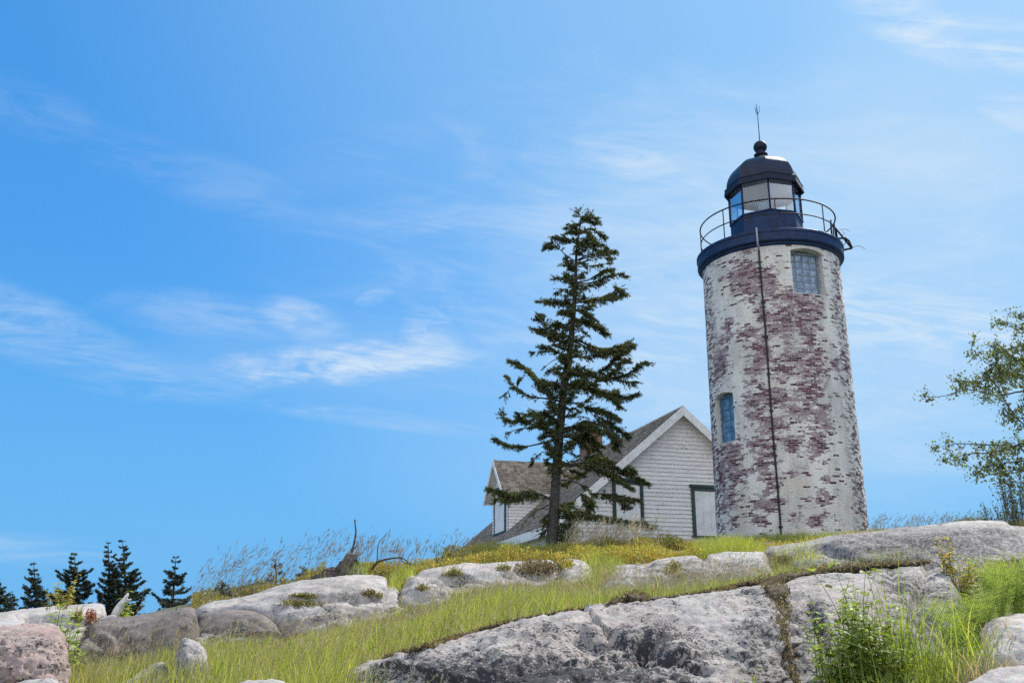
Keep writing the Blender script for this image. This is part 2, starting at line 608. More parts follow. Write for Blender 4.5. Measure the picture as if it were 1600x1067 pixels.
# ------------------------------------------------------------------ rocks
def seg_dist(q, poly):
    """distance and signed side of points q (n,2) to a polyline"""
    best = np.full(len(q), 1e9)
    side = np.zeros(len(q))
    for a, b_ in zip(poly[:-1], poly[1:]):
        a = np.array(a, float)
        b_ = np.array(b_, float)
        d = b_ - a
        tt = np.clip(((q - a) @ d) / (d @ d), 0, 1)
        r = q - a - tt[:, None] * d
        ds = np.linalg.norm(r, axis=1)
        sg = np.sign(d[0] * (q[:, 1] - a[1]) - d[1] * (q[:, 0] - a[0]))
        up = ds < best
        best[up] = ds[up]
        side[up] = sg[up]
    return best, side


def rock(label, crest, foot, mat, n=2.3, step=.06, amp=.05, feats=(), lichen=.5, blobs=(), back=1.3, seed=0, rows=46, name='granite_ledge', cat='rock', group='granite ledges', fine=.012, blk=.13):
    cr = np.array([(p[0], p[1], p[2]) for p in crest], float)
    ft = np.array([(p[0], p[1], p[2]) for p in foot], float)
    L = np.linalg.norm(np.diff(np.array([P(*p) for p in crest]), axis=0), axis=1).sum()
    nu = max(30, int(L / step))
    C = catmull(cr, nu)
    Fo = catmull(ft, nu)
    ph = np.linspace(0, 1, rows) ** .9 * (math.pi / 2)
    fw = np.sin(ph) ** (2 / n)
    dn = 1 - np.clip(np.cos(ph), 0, 1) ** (2 / n)
    rowsV = []
    for b_ in np.linspace(1, 0, 9)[:-1]:
        w0 = np.array([P(*c) for c in C])
        w0[:, 1] += b_ * back
        w0[:, 0] += b_ * back * (C[:, 0] - 800) / F
        w0[:, 2] += b_ * back * .06 - .7 * b_ ** 1.8
        rowsV.append(w0)
    for a, d in zip(fw, dn):
        q = C.copy()
        q[:, 0] += (Fo[:, 0] - C[:, 0]) * (a * .5 + d * .5)
        q[:, 1] += (Fo[:, 1] - C[:, 1]) * d
        q[:, 2] += (Fo[:, 2] - C[:, 2]) * a
        rowsV.append(np.array([P(*k) for k in q]))
    G = np.array(rowsV)                      # rows, nu, 3
    nr = len(G)
    du = np.gradient(G, axis=1)
    dv = np.gradient(G, axis=0)
    N = np.cross(du, dv)
    ln = np.linalg.norm(N, axis=2, keepdims=True)
    N = N / np.maximum(ln, 1e-9)
    if N[nr // 2, :, 2].mean() < 0: N = -N
    V = G.reshape(-1, 3)
    Nf = N.reshape(-1, 3)
    q = proj(V)
    s = V + seed * 7.7
    # damp the large swells on the crest so that the outline stays a smooth glacier-worn curve
    rown = np.repeat(np.concatenate([np.full(8, .35), np.linspace(.3, 1, rows)]), nu)
    rid = 1 - np.abs(fbm(s * np.array([1.1, 1.1, 1.6]) + 31, 4)) * 1.6      # ridged: joint planes and worn edges
    h = amp * rown * (fbm(s * np.array([.8, .8, 1.1]), 3) * .7 + .45 * fbm(s * 2.6, 3) + .45 * rid) + fine * fbm(s * 9, 4, .6) * (.5 + .5 * rown)
    # joint blocks: the rock breaks along three sets of planes
    wq = s + .16 * np.stack([fbm(s * 1.3 + 3, 2), fbm(s * 1.3 + 13, 2), fbm(s * 1.3 + 23, 2)], 1)
    for (ang_, sc_, am_) in ((.5, np.array([.75, .9, 1.9]), 1.0), (-.35, np.array([1.9, 1.6, 3.6]), .4)):
        c_, s__ = math.cos(ang_), math.sin(ang_)
        wr = np.stack([c_ * wq[:, 0] + s__ * wq[:, 1] + .25 * wq[:, 2], -s__ * wq[:, 0] + c_ * wq[:, 1], wq[:, 2] - .15 * wq[:, 0]], 1) * sc_
        ib = np.floor(wr).astype(np.int64)
        h += blk * am_ * (_hash(ib[:, 0], ib[:, 1], ib[:, 2]) - .5) * np.clip(rown * 1.5 - .45, 0, 1)
    # hairline joints where a slow noise crosses zero, in part of the rock only
    cz = fbm(s * np.array([.8, .8, 1.3]) + 51, 3)
    gate = np.clip(fbm(s * .6 + 77, 2) * 2 + .2, 0, 1)
    crack = np.exp(-(cz / .035) ** 2) * gate * rown
    h -= .034 * crack + .005 * fine / .012 * fbm(s * 24, 2)
    li = np.full(len(V), lichen)
    for ft_ in feats:
        if ft_[0] == 'groove':
            _, poly, wd, dp = ft_
            d, _s = seg_dist(q, poly)
            h -= dp * np.exp(-(d / wd) ** 2)
        elif ft_[0] == 'step':
            _, poly, wd, dp = ft_
            d, sd = seg_dist(q, poly)
            h -= dp * np.where(sd > 0, np.exp(-d / wd), np.exp(-d / (wd * .12)) * 1.0) * (1 if dp else 0)
        elif ft_[0] == 'pit':
            _, cx, cy, rx, ry, dp = ft_
            h -= dp * np.exp(-(((q[:, 0] - cx) / rx) ** 2 + ((q[:, 1] - cy) / ry) ** 2))
    li += .75 * crack
    for (cx, cy, rx, ry, st) in blobs:
        li += st * np.exp(-(((q[:, 0] - cx) / rx) ** 2 + ((q[:, 1] - cy) / ry) ** 2))
    V = V + Nf * h[:, None]
    ii = np.arange(nr * nu).reshape(nr, nu)
    Q = np.stack([ii[:-1, :-1].ravel(), ii[:-1, 1:].ravel(), ii[1:, 1:].ravel(), ii[1:, :-1].ravel()], 1)
    # close the two ends and the underside
    ring = np.concatenate([ii[0], ii[1:, -1], ii[-1, ::-1][1:], ii[::-1, 0][1:-1]])
    bot = V[ring].copy()
    bot[:, 2] = min(V[ii[0], 2].min(), V[ii[-1], 2].min()) - .25
    base = len(V)
    V2 = np.vstack([V, bot])
    k = np.arange(len(ring))
    S = np.stack([ring, base + k, base + (k + 1) % len(ring), ring[(k + 1) % len(ring)]], 1)
    SURF_V.append(V)
    SURF_F.append(Q)
    SURF_ROCK.append(np.ones(len(Q), bool))
    o = V[ii[-1]].mean(0)
    ob = np_mesh(name, V2, [Q, S], mat, origin=o, attrs={'lichen': np.concatenate([li, np.full(len(ring), lichen)])})
    bm_ = ob.data
    return tag(ob, label, cat, group)


# foreground outcrop, three lobes split by mossy cracks
rock('broad speckled grey granite hump in the foreground, left of the mossy vertical crack',
     [(546, 1062, 6.6), (556, 1046, 6.6), (600, 1029, 6.8), (700, 1001, 7.1), (800, 972, 7.4), (900, 953, 7.6), (1000, 940, 7.8), (1100, 926, 8.0), (1180, 914, 8.1), (1214, 912, 8.1), (1226, 945, 7.9)],
     [(540, 1150, 6.3), (550, 1180, 6.0), (600, 1200, 5.6), (700, 1200, 5.3), (800, 1200, 5.2), (900, 1200, 5.2), (1000, 1200, 5.2), (1100, 1200, 5.3), (1190, 1200, 5.5), (1240, 1200, 5.7), (1262, 1200, 6.2)],
     M_ROCK_FRONT, n=2.15, step=.020, rows=120, amp=.075, seed=1, lichen=.64, fine=.020,
     feats=[('groove', [(690, 1030), (760, 1012), (860, 1000), (930, 990)], 9, .03),
            ('step', [(740, 1075), (800, 1046), (862, 1020), (930, 1004)], 60, .07),
            ('step', [(950, 975), (985, 998), (1010, 1010), (1060, 1022)], 40, .08),
            ('pit', 1003, 993, 16, 12, .14), ('pit', 905, 985, 20, 8, .05), ('pit', 960, 985, 30, 14, .06),
            ('groove', [(860, 965), (890, 985), (920, 992), (960, 1000)], 10, .02),
            ('step', [(900, 1067), (940, 1040), (1000, 1000)], 40, .05),
            ('pit', 1100, 947, 6, 5, .03), ('pit', 1118, 948, 6, 6, .03), ('pit', 1145, 952, 7, 6, .03)],
     blobs=[(1030, 985, 60, 35, .5), (800, 1060, 120, 30, .35), (950, 1050, 140, 40, .4), (1180, 980, 30, 60, .3), (700, 1060, 90, 16, .2), (880, 1075, 320, 36, .18), (600, 1030, 100, 10, -.2),
            (1100, 960, 90, 26, -.35), (900, 960, 140, 9, -.4), (720, 1015, 140, 18, -.12), (1120, 1040, 40, 40, -.2)],
     name='granite_outcrop', group='lobes of the foreground outcrop', cat='rock')
rock('whitish granite hump in the foreground behind the leafy bush, right of the mossy crack',
     [(1214, 940, 7.9), (1218, 920, 8.0), (1240, 908, 8.15), (1300, 897, 8.3), (1335, 897, 8.35), (1362, 908, 8.3), (1380, 935, 8.2), (1392, 975, 8.1)],
     [(1225, 1190, 5.8), (1240, 1190, 5.7), (1270, 1190, 5.7), (1310, 1190, 5.8), (1350, 1190, 5.9), (1390, 1190, 6.1), (1410, 1180, 6.4), (1420, 1150, 6.8)],
     M_ROCK_FRONT, n=2.0, step=.022, rows=110, amp=.07, seed=2, lichen=.62,
     feats=[('groove', [(1262, 945), (1285, 985), (1300, 1040)], 8, .09), 
            ('pit', 1240, 930, 7, 5, .02), ('step', [(1240, 1067), (1236, 1000), (1225, 950)], 14, .05)],
     blobs=[(1275, 965, 16, 30, .5), (1250, 1010, 16, 40, .4), (1310, 920, 50, 16, -.3)],
     name='granite_outcrop', group='lobes of the foreground outcrop')
rock('grey streaked granite hump between the leafy bush and the ferns in the foreground',
     [(1320, 915, 8.75), (1335, 896, 8.8), (1370, 889, 8.9), (1420, 886, 8.95), (1445, 880, 9.0), (1472, 880, 9.0), (1488, 886, 8.95), (1497, 905, 8.8), (1510, 940, 8.6)],
     [(1325, 1170, 6.6), (1345, 1170, 6.5), (1380, 1170, 6.5), (1420, 1170, 6.5), (1450, 1170, 6.5), (1480, 1170, 6.6), (1510, 1170, 6.8), (1530, 1160, 7.1), (1545, 1140, 7.4)],
     M_ROCK_FRONT, n=2.0, step=.024, rows=100, amp=.08, seed=3, lichen=.68,
     feats=[('step', [(1440, 1000), (1425, 940), (1438, 890)], 40, .12), ('groove', [(1390, 890), (1405, 920)], 6, .03)],
     blobs=[(1450, 940, 30, 40, .25), (1400, 910, 30, 20, .2), (1470, 890, 40, 12, -.3)],
     name='granite_outcrop', group='lobes of the foreground outcrop')
# left foreground
rock('rounded pink granite boulder with dark pits at the left edge of the foreground',
     [(-60, 985, 8.8), (0, 979, 8.8), (45, 977, 8.8), (80, 980, 8.75), (96, 990, 8.6), (102, 1008, 8.4), (103, 1035, 8.2)],
     [(-70, 1130, 7.4), (0, 1130, 7.3), (40, 1130, 7.3), (75, 1130, 7.4), (92, 1120, 7.6), (100, 1110, 7.8), (103, 1100, 8.0)],
     M_ROCK_PINK, n=2.5, step=.024, rows=80, amp=.05, seed=4, lichen=.42, blk=.04,
     feats=[('pit', a_, b_, 1.2 + 1.8 * c_, 1.2 + 1.5 * d_, .025 + .03 * c_) for a_, b_, c_, d_ in np.random.default_rng(5).random((46, 4)) * np.array([100, 70, 1, 1]) + np.array([2, 992, 0, 0])],
     blobs=[(80, 1048, 18, 10, .5), (60, 1012, 36, 14, .35), (20, 985, 60, 6, -.3)], name='boulder', cat='boulder', group='loose boulders', fine=.02)
rock('long flat whitish granite slab on the left skyline below the dark spruces',
     [(-120, 972, 13.2), (0, 958, 14), (60, 951, 14.2), (120, 946, 14.3), (155, 944, 14.3), (163, 950, 14.2), (166, 962, 14.0)],
     [(-120, 1010, 10.8), (0, 1000, 11), (60, 998, 11), (115, 995, 11.4), (140, 990, 12), (158, 985, 12.6), (166, 985, 13.2)],
     M_ROCK, n=2.4, amp=.05, seed=5, lichen=.3,
     feats=[('step', [(38, 965), (75, 963), (115, 972)], 10, .14)], blobs=[(60, 973, 26, 5, .5)])
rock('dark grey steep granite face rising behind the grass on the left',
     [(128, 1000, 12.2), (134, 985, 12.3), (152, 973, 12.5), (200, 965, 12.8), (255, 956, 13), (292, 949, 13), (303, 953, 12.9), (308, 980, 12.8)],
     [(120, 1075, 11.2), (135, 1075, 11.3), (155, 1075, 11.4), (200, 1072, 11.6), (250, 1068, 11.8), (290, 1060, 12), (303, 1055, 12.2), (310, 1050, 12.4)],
     M_ROCK_SHADED, n=3.0, amp=.07, seed=6, lichen=.6, feats=[('groove', [(180, 985), (195, 1040)], 5, .06), ('step', [(140, 990), (170, 1010), (180, 1050)], 14, .08)])  # shade of this steep face is in the material colour
rock('pale tilted granite block standing in the tall grass at left',
     [(276, 1030, 8.9), (281, 1006, 9.0), (288, 999, 9.05), (303, 1003, 9.1), (314, 1009, 9.0), (320, 1030, 8.9)],
     [(278, 1095, 8.4), (288, 1095, 8.3), (300, 1095, 8.3), (312, 1095, 8.3), (320, 1095, 8.4), (325, 1090, 8.5)],
     M_ROCK, n=3.4, step=.018, rows=60, amp=.07, seed=7, lichen=.7, name='boulder', cat='boulder', group='loose boulders')
rock('low pale boulder half hidden by grass stems near the bottom left',
     [(176, 1075, 9.3), (196, 1062, 9.4), (222, 1048, 9.5), (242, 1036, 9.5), (256, 1036, 9.4), (264, 1052, 9.3)],
     [(175, 1120, 8.6), (200, 1120, 8.5), (225, 1115, 8.6), (245, 1110, 8.7), (258, 1105, 8.8), (266, 1100, 8.9)],
     M_ROCK, n=2.2, step=.03, rows=40, amp=.05, seed=8, lichen=.75, name='boulder', cat='boulder', group='loose boulders')
rock('small smooth grey rock at the bottom edge beneath the tall grass',
     [(360, 1085, 5.9), (376, 1068, 5.95), (405, 1062, 6), (430, 1062, 6), (448, 1070, 5.95), (455, 1085, 5.9)],
     [(360, 1130, 5.5), (378, 1130, 5.4), (405, 1130, 5.4), (430, 1130, 5.4), (448, 1130, 5.5), (458, 1130, 5.6)],
     M_ROCK, n=2.1, step=.02, rows=36, amp=.02, seed=9, lichen=.3, name='boulder', cat='boulder', group='loose boulders')
rock('small flat grey rock at the bottom edge below the pink boulder',
     [(15, 1085, 6.3), (30, 1066, 6.4), (60, 1060, 6.4), (82, 1061, 6.4), (94, 1072, 6.3), (98, 1085, 6.25)],
     [(15, 1130, 5.9), (30, 1130, 5.8), (60, 1130, 5.8), (82, 1130, 5.8), (95, 1130, 5.9), (102, 1130, 6)],
     M_ROCK, n=2.1, step=.02, rows=36, amp=.02, seed=10, lichen=.4, name='boulder', cat='boulder', group='loose boulders')
# the ledge band under the skyline
rock('long low granite ledge with small moss patches, between the dark rock face and the stump',
     [(296, 953, 14), (318, 944, 14.1), (360, 935, 14.4), (400, 927, 14.7), (460, 911, 15.1), (520, 901, 15.4), (560, 897, 15.7), (590, 898, 15.7), (608, 904, 15.6), (620, 915, 15.4), (630, 932, 15.1)],
     [(300, 1045, 12.0), (320, 1045, 12.0), (360, 1042, 12.2), (400, 1040, 12.3), (460, 1028, 12.6), (520, 1015, 12.8), (575, 1000, 13.1), (608, 992, 13.4), (626, 985, 13.7), (638, 980, 14)],
     M_ROCK, n=2.5, blk=.2, amp=.07, seed=11, lichen=.55,
     feats=[('step', [(300, 956), (350, 950), (420, 955), (455, 975)], 22, .22), ('step', [(430, 950), (520, 930), (618, 926)], 12, .05), ('groove', [(500, 915), (545, 921), (560, 940)], 1.8, .04), ('groove', [(612, 900), (616, 940)], 5, .1)],
     blobs=[(360, 975, 60, 20, .6), (500, 960, 60, 14, .3), (560, 905, 60, 6, -.2)])  # first blob puts the shade of the left face into the colour
rock('granite ledge below the flowering mat and the spruce trunk, with a brown mossy hollow',
     [(628, 915, 15.9), (640, 898, 16.1), (662, 890, 16.4), (720, 882, 16.7), (770, 879, 16.9), (820, 876, 17.1), (880, 873, 17.2), (906, 875, 17.2), (920, 884, 17.0), (930, 905, 16.7)],
     [(630, 965, 13.9), (645, 965, 13.9), (670, 960, 14), (720, 950, 14.2), (770, 940, 14.4), (820, 935, 14.6), (880, 930, 14.8), (910, 928, 15), (925, 928, 15.2), (940, 928, 15.5)],
     M_ROCK, n=2.5, blk=.2, amp=.07, seed=12, lichen=.52,
     feats=[('step', [(640, 912), (720, 902), (800, 899)], 10, .05), ('groove', [(640, 893), (690, 900), (720, 905)], 4, .08), ('pit', 840, 890, 36, 8, .12), ('groove', [(870, 878), (878, 905), (876, 930)], 6, .14), ('groove', [(700, 890), (750, 884), (790, 892)], 2.5, .04)],
     blobs=[(725, 905, 26, 8, .45), (850, 893, 36, 10, .5), (700, 888, 80, 5, -.2)])
rock('grey streaked granite ledge in the middle, below the shrubs at the house corner',
     [(950, 905, 15.9), (957, 886, 16.1), (975, 882, 16.3), (1012, 880, 16.4), (1030, 873, 16.5), (1080, 868, 16.7), (1100, 870, 16.8), (1116, 866, 16.9), (1160, 863, 17.0), (1190, 862, 17.1), (1200, 870, 16.9), (1212, 905, 16.5)],
     [(945, 950, 14.2), (955, 950, 14.2), (975, 945, 14.3), (1012, 940, 14.4), (1030, 938, 14.4), (1080, 935, 14.5), (1100, 935, 14.5), (1116, 932, 14.6), (1160, 928, 14.8), (1190, 925, 14.9), (1205, 925, 15), (1222, 925, 15.2)],
     M_ROCK, n=2.6, blk=.2, amp=.06, seed=13, lichen=.72,
     feats=[('step', [(960, 888), (1010, 884), (1070, 880), (1130, 882)], 8, .06), ('groove', [(1095, 868), (1110, 880), (1150, 884)], 4, .08)],
     blobs=[(1080, 895, 60, 12, .35), (1150, 868, 40, 5, -.3), (1190, 890, 18, 20, -.25)])
rock('large whale-backed grey granite ledge on the right skyline beside the lighthouse foot',
     [(1188, 878, 17.2), (1194, 861, 17.4), (1212, 852, 17.5), (1260, 846, 17.8), (1300, 839, 18.1), (1360, 831, 18.3), (1440, 822, 18.6), (1500, 816, 18.8), (1555, 813, 18.9), (1580, 815, 18.9), (1600, 824, 18.8), (1640, 840, 18.7), (1720, 852, 18.6)],
     [(1190, 935, 15.2), (1200, 930, 15), (1215, 930, 14.9), (1260, 930, 14.8), (1300, 928, 14.7), (1360, 925, 14.6), (1440, 930, 14.3), (1500, 935, 14.2), (1560, 935, 14.1), (1590, 935, 14.1), (1620, 935, 14.2), (1660, 935, 14.4), (1740, 935, 14.6)],
     M_ROCK, n=2.2, blk=.2, amp=.09, seed=14, lichen=.9,
     feats=[('step', [(1200, 862), (1240, 858), (1285, 852), (1320, 862), (1360, 880)], 16, .14), ('pit', 1222, 880, 18, 18, .35), ('groove', [(1580, 818), (1600, 840), (1620, 860)], 8, .08), ('groove', [(1360, 836), (1420, 852), (1490, 872)], 3, .05)],
     blobs=[(1400, 860, 90, 24, .3), (1520, 850, 60, 20, .2), (1255, 862, 40, 14, -.5), (1500, 818, 90, 4, -.4)])
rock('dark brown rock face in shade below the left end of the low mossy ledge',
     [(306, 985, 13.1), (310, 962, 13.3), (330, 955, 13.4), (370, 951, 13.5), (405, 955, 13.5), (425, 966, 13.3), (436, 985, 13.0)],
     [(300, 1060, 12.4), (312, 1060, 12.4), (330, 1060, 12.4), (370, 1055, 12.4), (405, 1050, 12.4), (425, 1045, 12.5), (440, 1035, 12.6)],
     M_ROCK_SHADED, n=3.2, amp=.05, seed=21, lichen=.55, rows=40)  # dark material stands in for shade under the ledge lip
# right foreground
rock('smooth grey boulder at the right edge under the ferns',
     [(1530, 990, 6.6), (1542, 972, 6.7), (1565, 962, 6.8), (1600, 958, 6.8), (1660, 956, 6.8)],
     [(1530, 1090, 6.0), (1545, 1100, 5.9), (1570, 1100, 5.8), (1600, 1100, 5.8), (1660, 1100, 5.8)],
     M_ROCK, n=2.3, step=.024, rows=50, amp=.04, seed=15, lichen=.3, name='boulder', cat='boulder', group='loose boulders')
rock('flat pale rock in the bottom right corner',
     [(1500, 1085, 5.0), (1530, 1062, 5.1), (1560, 1048, 5.2), (1600, 1040, 5.2), (1680, 1035, 5.2)],
     [(1500, 1180, 4.5), (1530, 1180, 4.4), (1560, 1180, 4.4), (1600, 1180, 4.4), (1680, 1180, 4.4)],
     M_ROCK, n=2.2, step=.02, rows=50, amp=.03, seed=16, lichen=.3, name='boulder', cat='boulder', group='loose boulders')
rock('small grey wedge of rock leaning on the slab beside the rust lichen',
     [(146, 978, 12.7), (155, 966, 12.8), (170, 962, 12.9), (180, 960, 12.9), (183, 968, 12.8)],
     [(140, 1000, 12.2), (152, 990, 12.2), (168, 985, 12.2), (180, 982, 12.3), (186, 980, 12.4)],
     M_ROCK, n=2.4, step=.02, rows=24, amp=.02, seed=17, lichen=.55, name='boulder', cat='boulder', group='loose boulders')

allV, allF, isr, off = [], [], [], 0
for v_, f_, r_ in zip(SURF_V, SURF_F, SURF_ROCK):
    allV.append(v_)
    allF.append(f_ + off)
    isr.append(r_)
    off += len(v_)
isr = np.concatenate(isr)
BVH = BVHTree.FromPolygons(np.concatenate(allV).tolist(), np.concatenate(allF).tolist())


def drop(x, y):
    """height of the ground or rock under (x, y), and whether it is rock"""
    h = BVH.ray_cast(Vector((x, y, 8)), Vector((0, 0, -1)))
    if h[0] is None: return 0.0, False
    return h[0].z, bool(isr[h[2]])


def hit(px, py):
    """the surface point seen at a bearing"""
    d = Vector(P(px, py, 1.0)).normalized()
    h = BVH.ray_cast(Vector((0, 0, 0)), d)
    return None if h[0] is None else (np.array(h[0]), bool(isr[h[2]]))
#@@PART2
# ------------------------------------------------------------------ lighthouse
LX, LY, LZ = 8.449, 30.0, 2.4
LB = math.atan2(-LX, LY)             # turn so that local -Y faces the viewer
lh = tag(empty('lighthouse', (LX, LY, LZ), LB), 'tall round brick lighthouse with flaking white paint, dark blue gallery and lantern', 'lighthouse')


def rw(z):                            # wall radius at local height z
    return 2.2367 - .006 * (z + LZ)


def on_wall(adeg, z, off=0.0):
    a = R(adeg)
    r = rw(z) + off
    return (r * math.sin(a), -r * math.cos(a), z)


Z_TOP = 11.60 - LZ
# peeled areas: angle (deg, right positive), height above the viewer's eye, half sizes, strength
PEEL = []


def peel(px, py, w_, h_, s=1.0):
    cx = 1237 - (840 - py) * .0800
    rp = 120 - (840 - py) * .030
    a = math.degrees(math.asin(max(-.99, min(.99, (px - cx) / rp))))
    z = (28.6 * T(py)) - LZ
    PEEL.append((a, z, math.degrees(w_ / rp / max(.35, math.cos(R(a)))), h_ / 50.0, s))


for q in [(1168, 440, 34, 26), (1175, 455, 26, 20), (1140, 410, 26, 7, .6), (1165, 398, 22, 7, .6), (1216, 388, 14, 4, .8), (1205, 455, 16, 24), (1240, 478, 44, 18), (1256, 505, 24, 40), (1222, 515, 26, 40),
          (1262, 540, 14, 20, .9), (1195, 500, 18, 20, .8), (1140, 505, 12, 16, .8), (1135, 525, 16, 10, .8), (1170, 525, 22, 12, .9), (1128, 560, 13, 26), (1190, 560, 18, 34, .9), (1180, 590, 16, 20, .8), (1240, 570, 28, 18, .9),
          (1262, 580, 22, 30), (1276, 560, 12, 10, .9), (1225, 590, 20, 14, .8), (1200, 625, 30, 18, .9), (1262, 620, 24, 30, .95), (1250, 650, 28, 22, .9), (1180, 640, 16, 30, .8), (1282, 665, 16, 24, .85), (1270, 700, 22, 26, .85),
          (1205, 670, 22, 22, .95), (1190, 700, 26, 16, .9), (1145, 710, 20, 26, 1), (1128, 740, 12, 34, .9), (1150, 735, 18, 30, .9), (1195, 730, 22, 22, .8), (1232, 700, 14, 14, .8), (1210, 760, 14, 18, .8), (1140, 775, 18, 22, .9), (1200, 790, 24, 16, .9),
          (1240, 745, 20, 7, .7), (1280, 783, 16, 11, 1), (1185, 812, 18, 10, .85), (1150, 812, 14, 10, .7), (1276, 818, 26, 10, .75), (1290, 755, 10, 6, .8), (1225, 640, 10, 30, .7), (1300, 575, 10, 10, .7), (1318, 575, 10, 30, .55), (1330, 750, 10, 20, .6), (1338, 790, 10, 26, .5),
          (1112, 700, 8, 60, .8), (1245, 815, 16, 12, .6)]:
    peel(*q)
seg, nz = 288, 150
zs = np.linspace(-1.2, Z_TOP, nz)
mb = MB()
an = np.linspace(0, 2 * math.pi, seg, endpoint=False) + math.pi
V, pl, uvs = [], [], []
for z in zs:
    r = rw(z)
    d = (np.degrees(an) + 180) % 360 - 180
    p = np.zeros(seg)
    for (a, zz_, wa, hh, s) in PEEL:
        p = np.maximum(p, s * np.clip(1.25 - np.sqrt(((d - a) / wa) ** 2 + ((z - zz_) / hh) ** 2) * .75, 0, 1))
    # the far side is weathered too
    farp = .5 + .45 * fbm(np.stack([np.sin(an) * 2, np.cos(an) * 2, 0 * an + z * .5], 1), 3)
    wfar = np.clip((np.abs(d) - 85) / 15, 0, 1)
    p = p * (1 - wfar) + farp * wfar
    jig = .004 * fbm(np.stack([np.sin(an) * 6, np.cos(an) * 6, 0 * an + z * 4], 1), 2)
    V.append(np.stack([(r + jig) * np.sin(an), -(r + jig) * np.cos(an), 0 * an + z], 1))
    pl.append(p)
    uvs.append(np.stack([d / 180 * math.pi * 2.2, 0 * an + z], 1))
V = np.concatenate(V)
pl = np.concatenate(pl)
uvs = np.concatenate(uvs)
ii = np.arange(nz * seg).reshape(nz, seg)
jj = np.roll(ii, -1, 1)
Q = np.stack([ii[:-1].ravel(), jj[:-1].ravel(), jj[1:].ravel(), ii[1:].ravel()], 1)


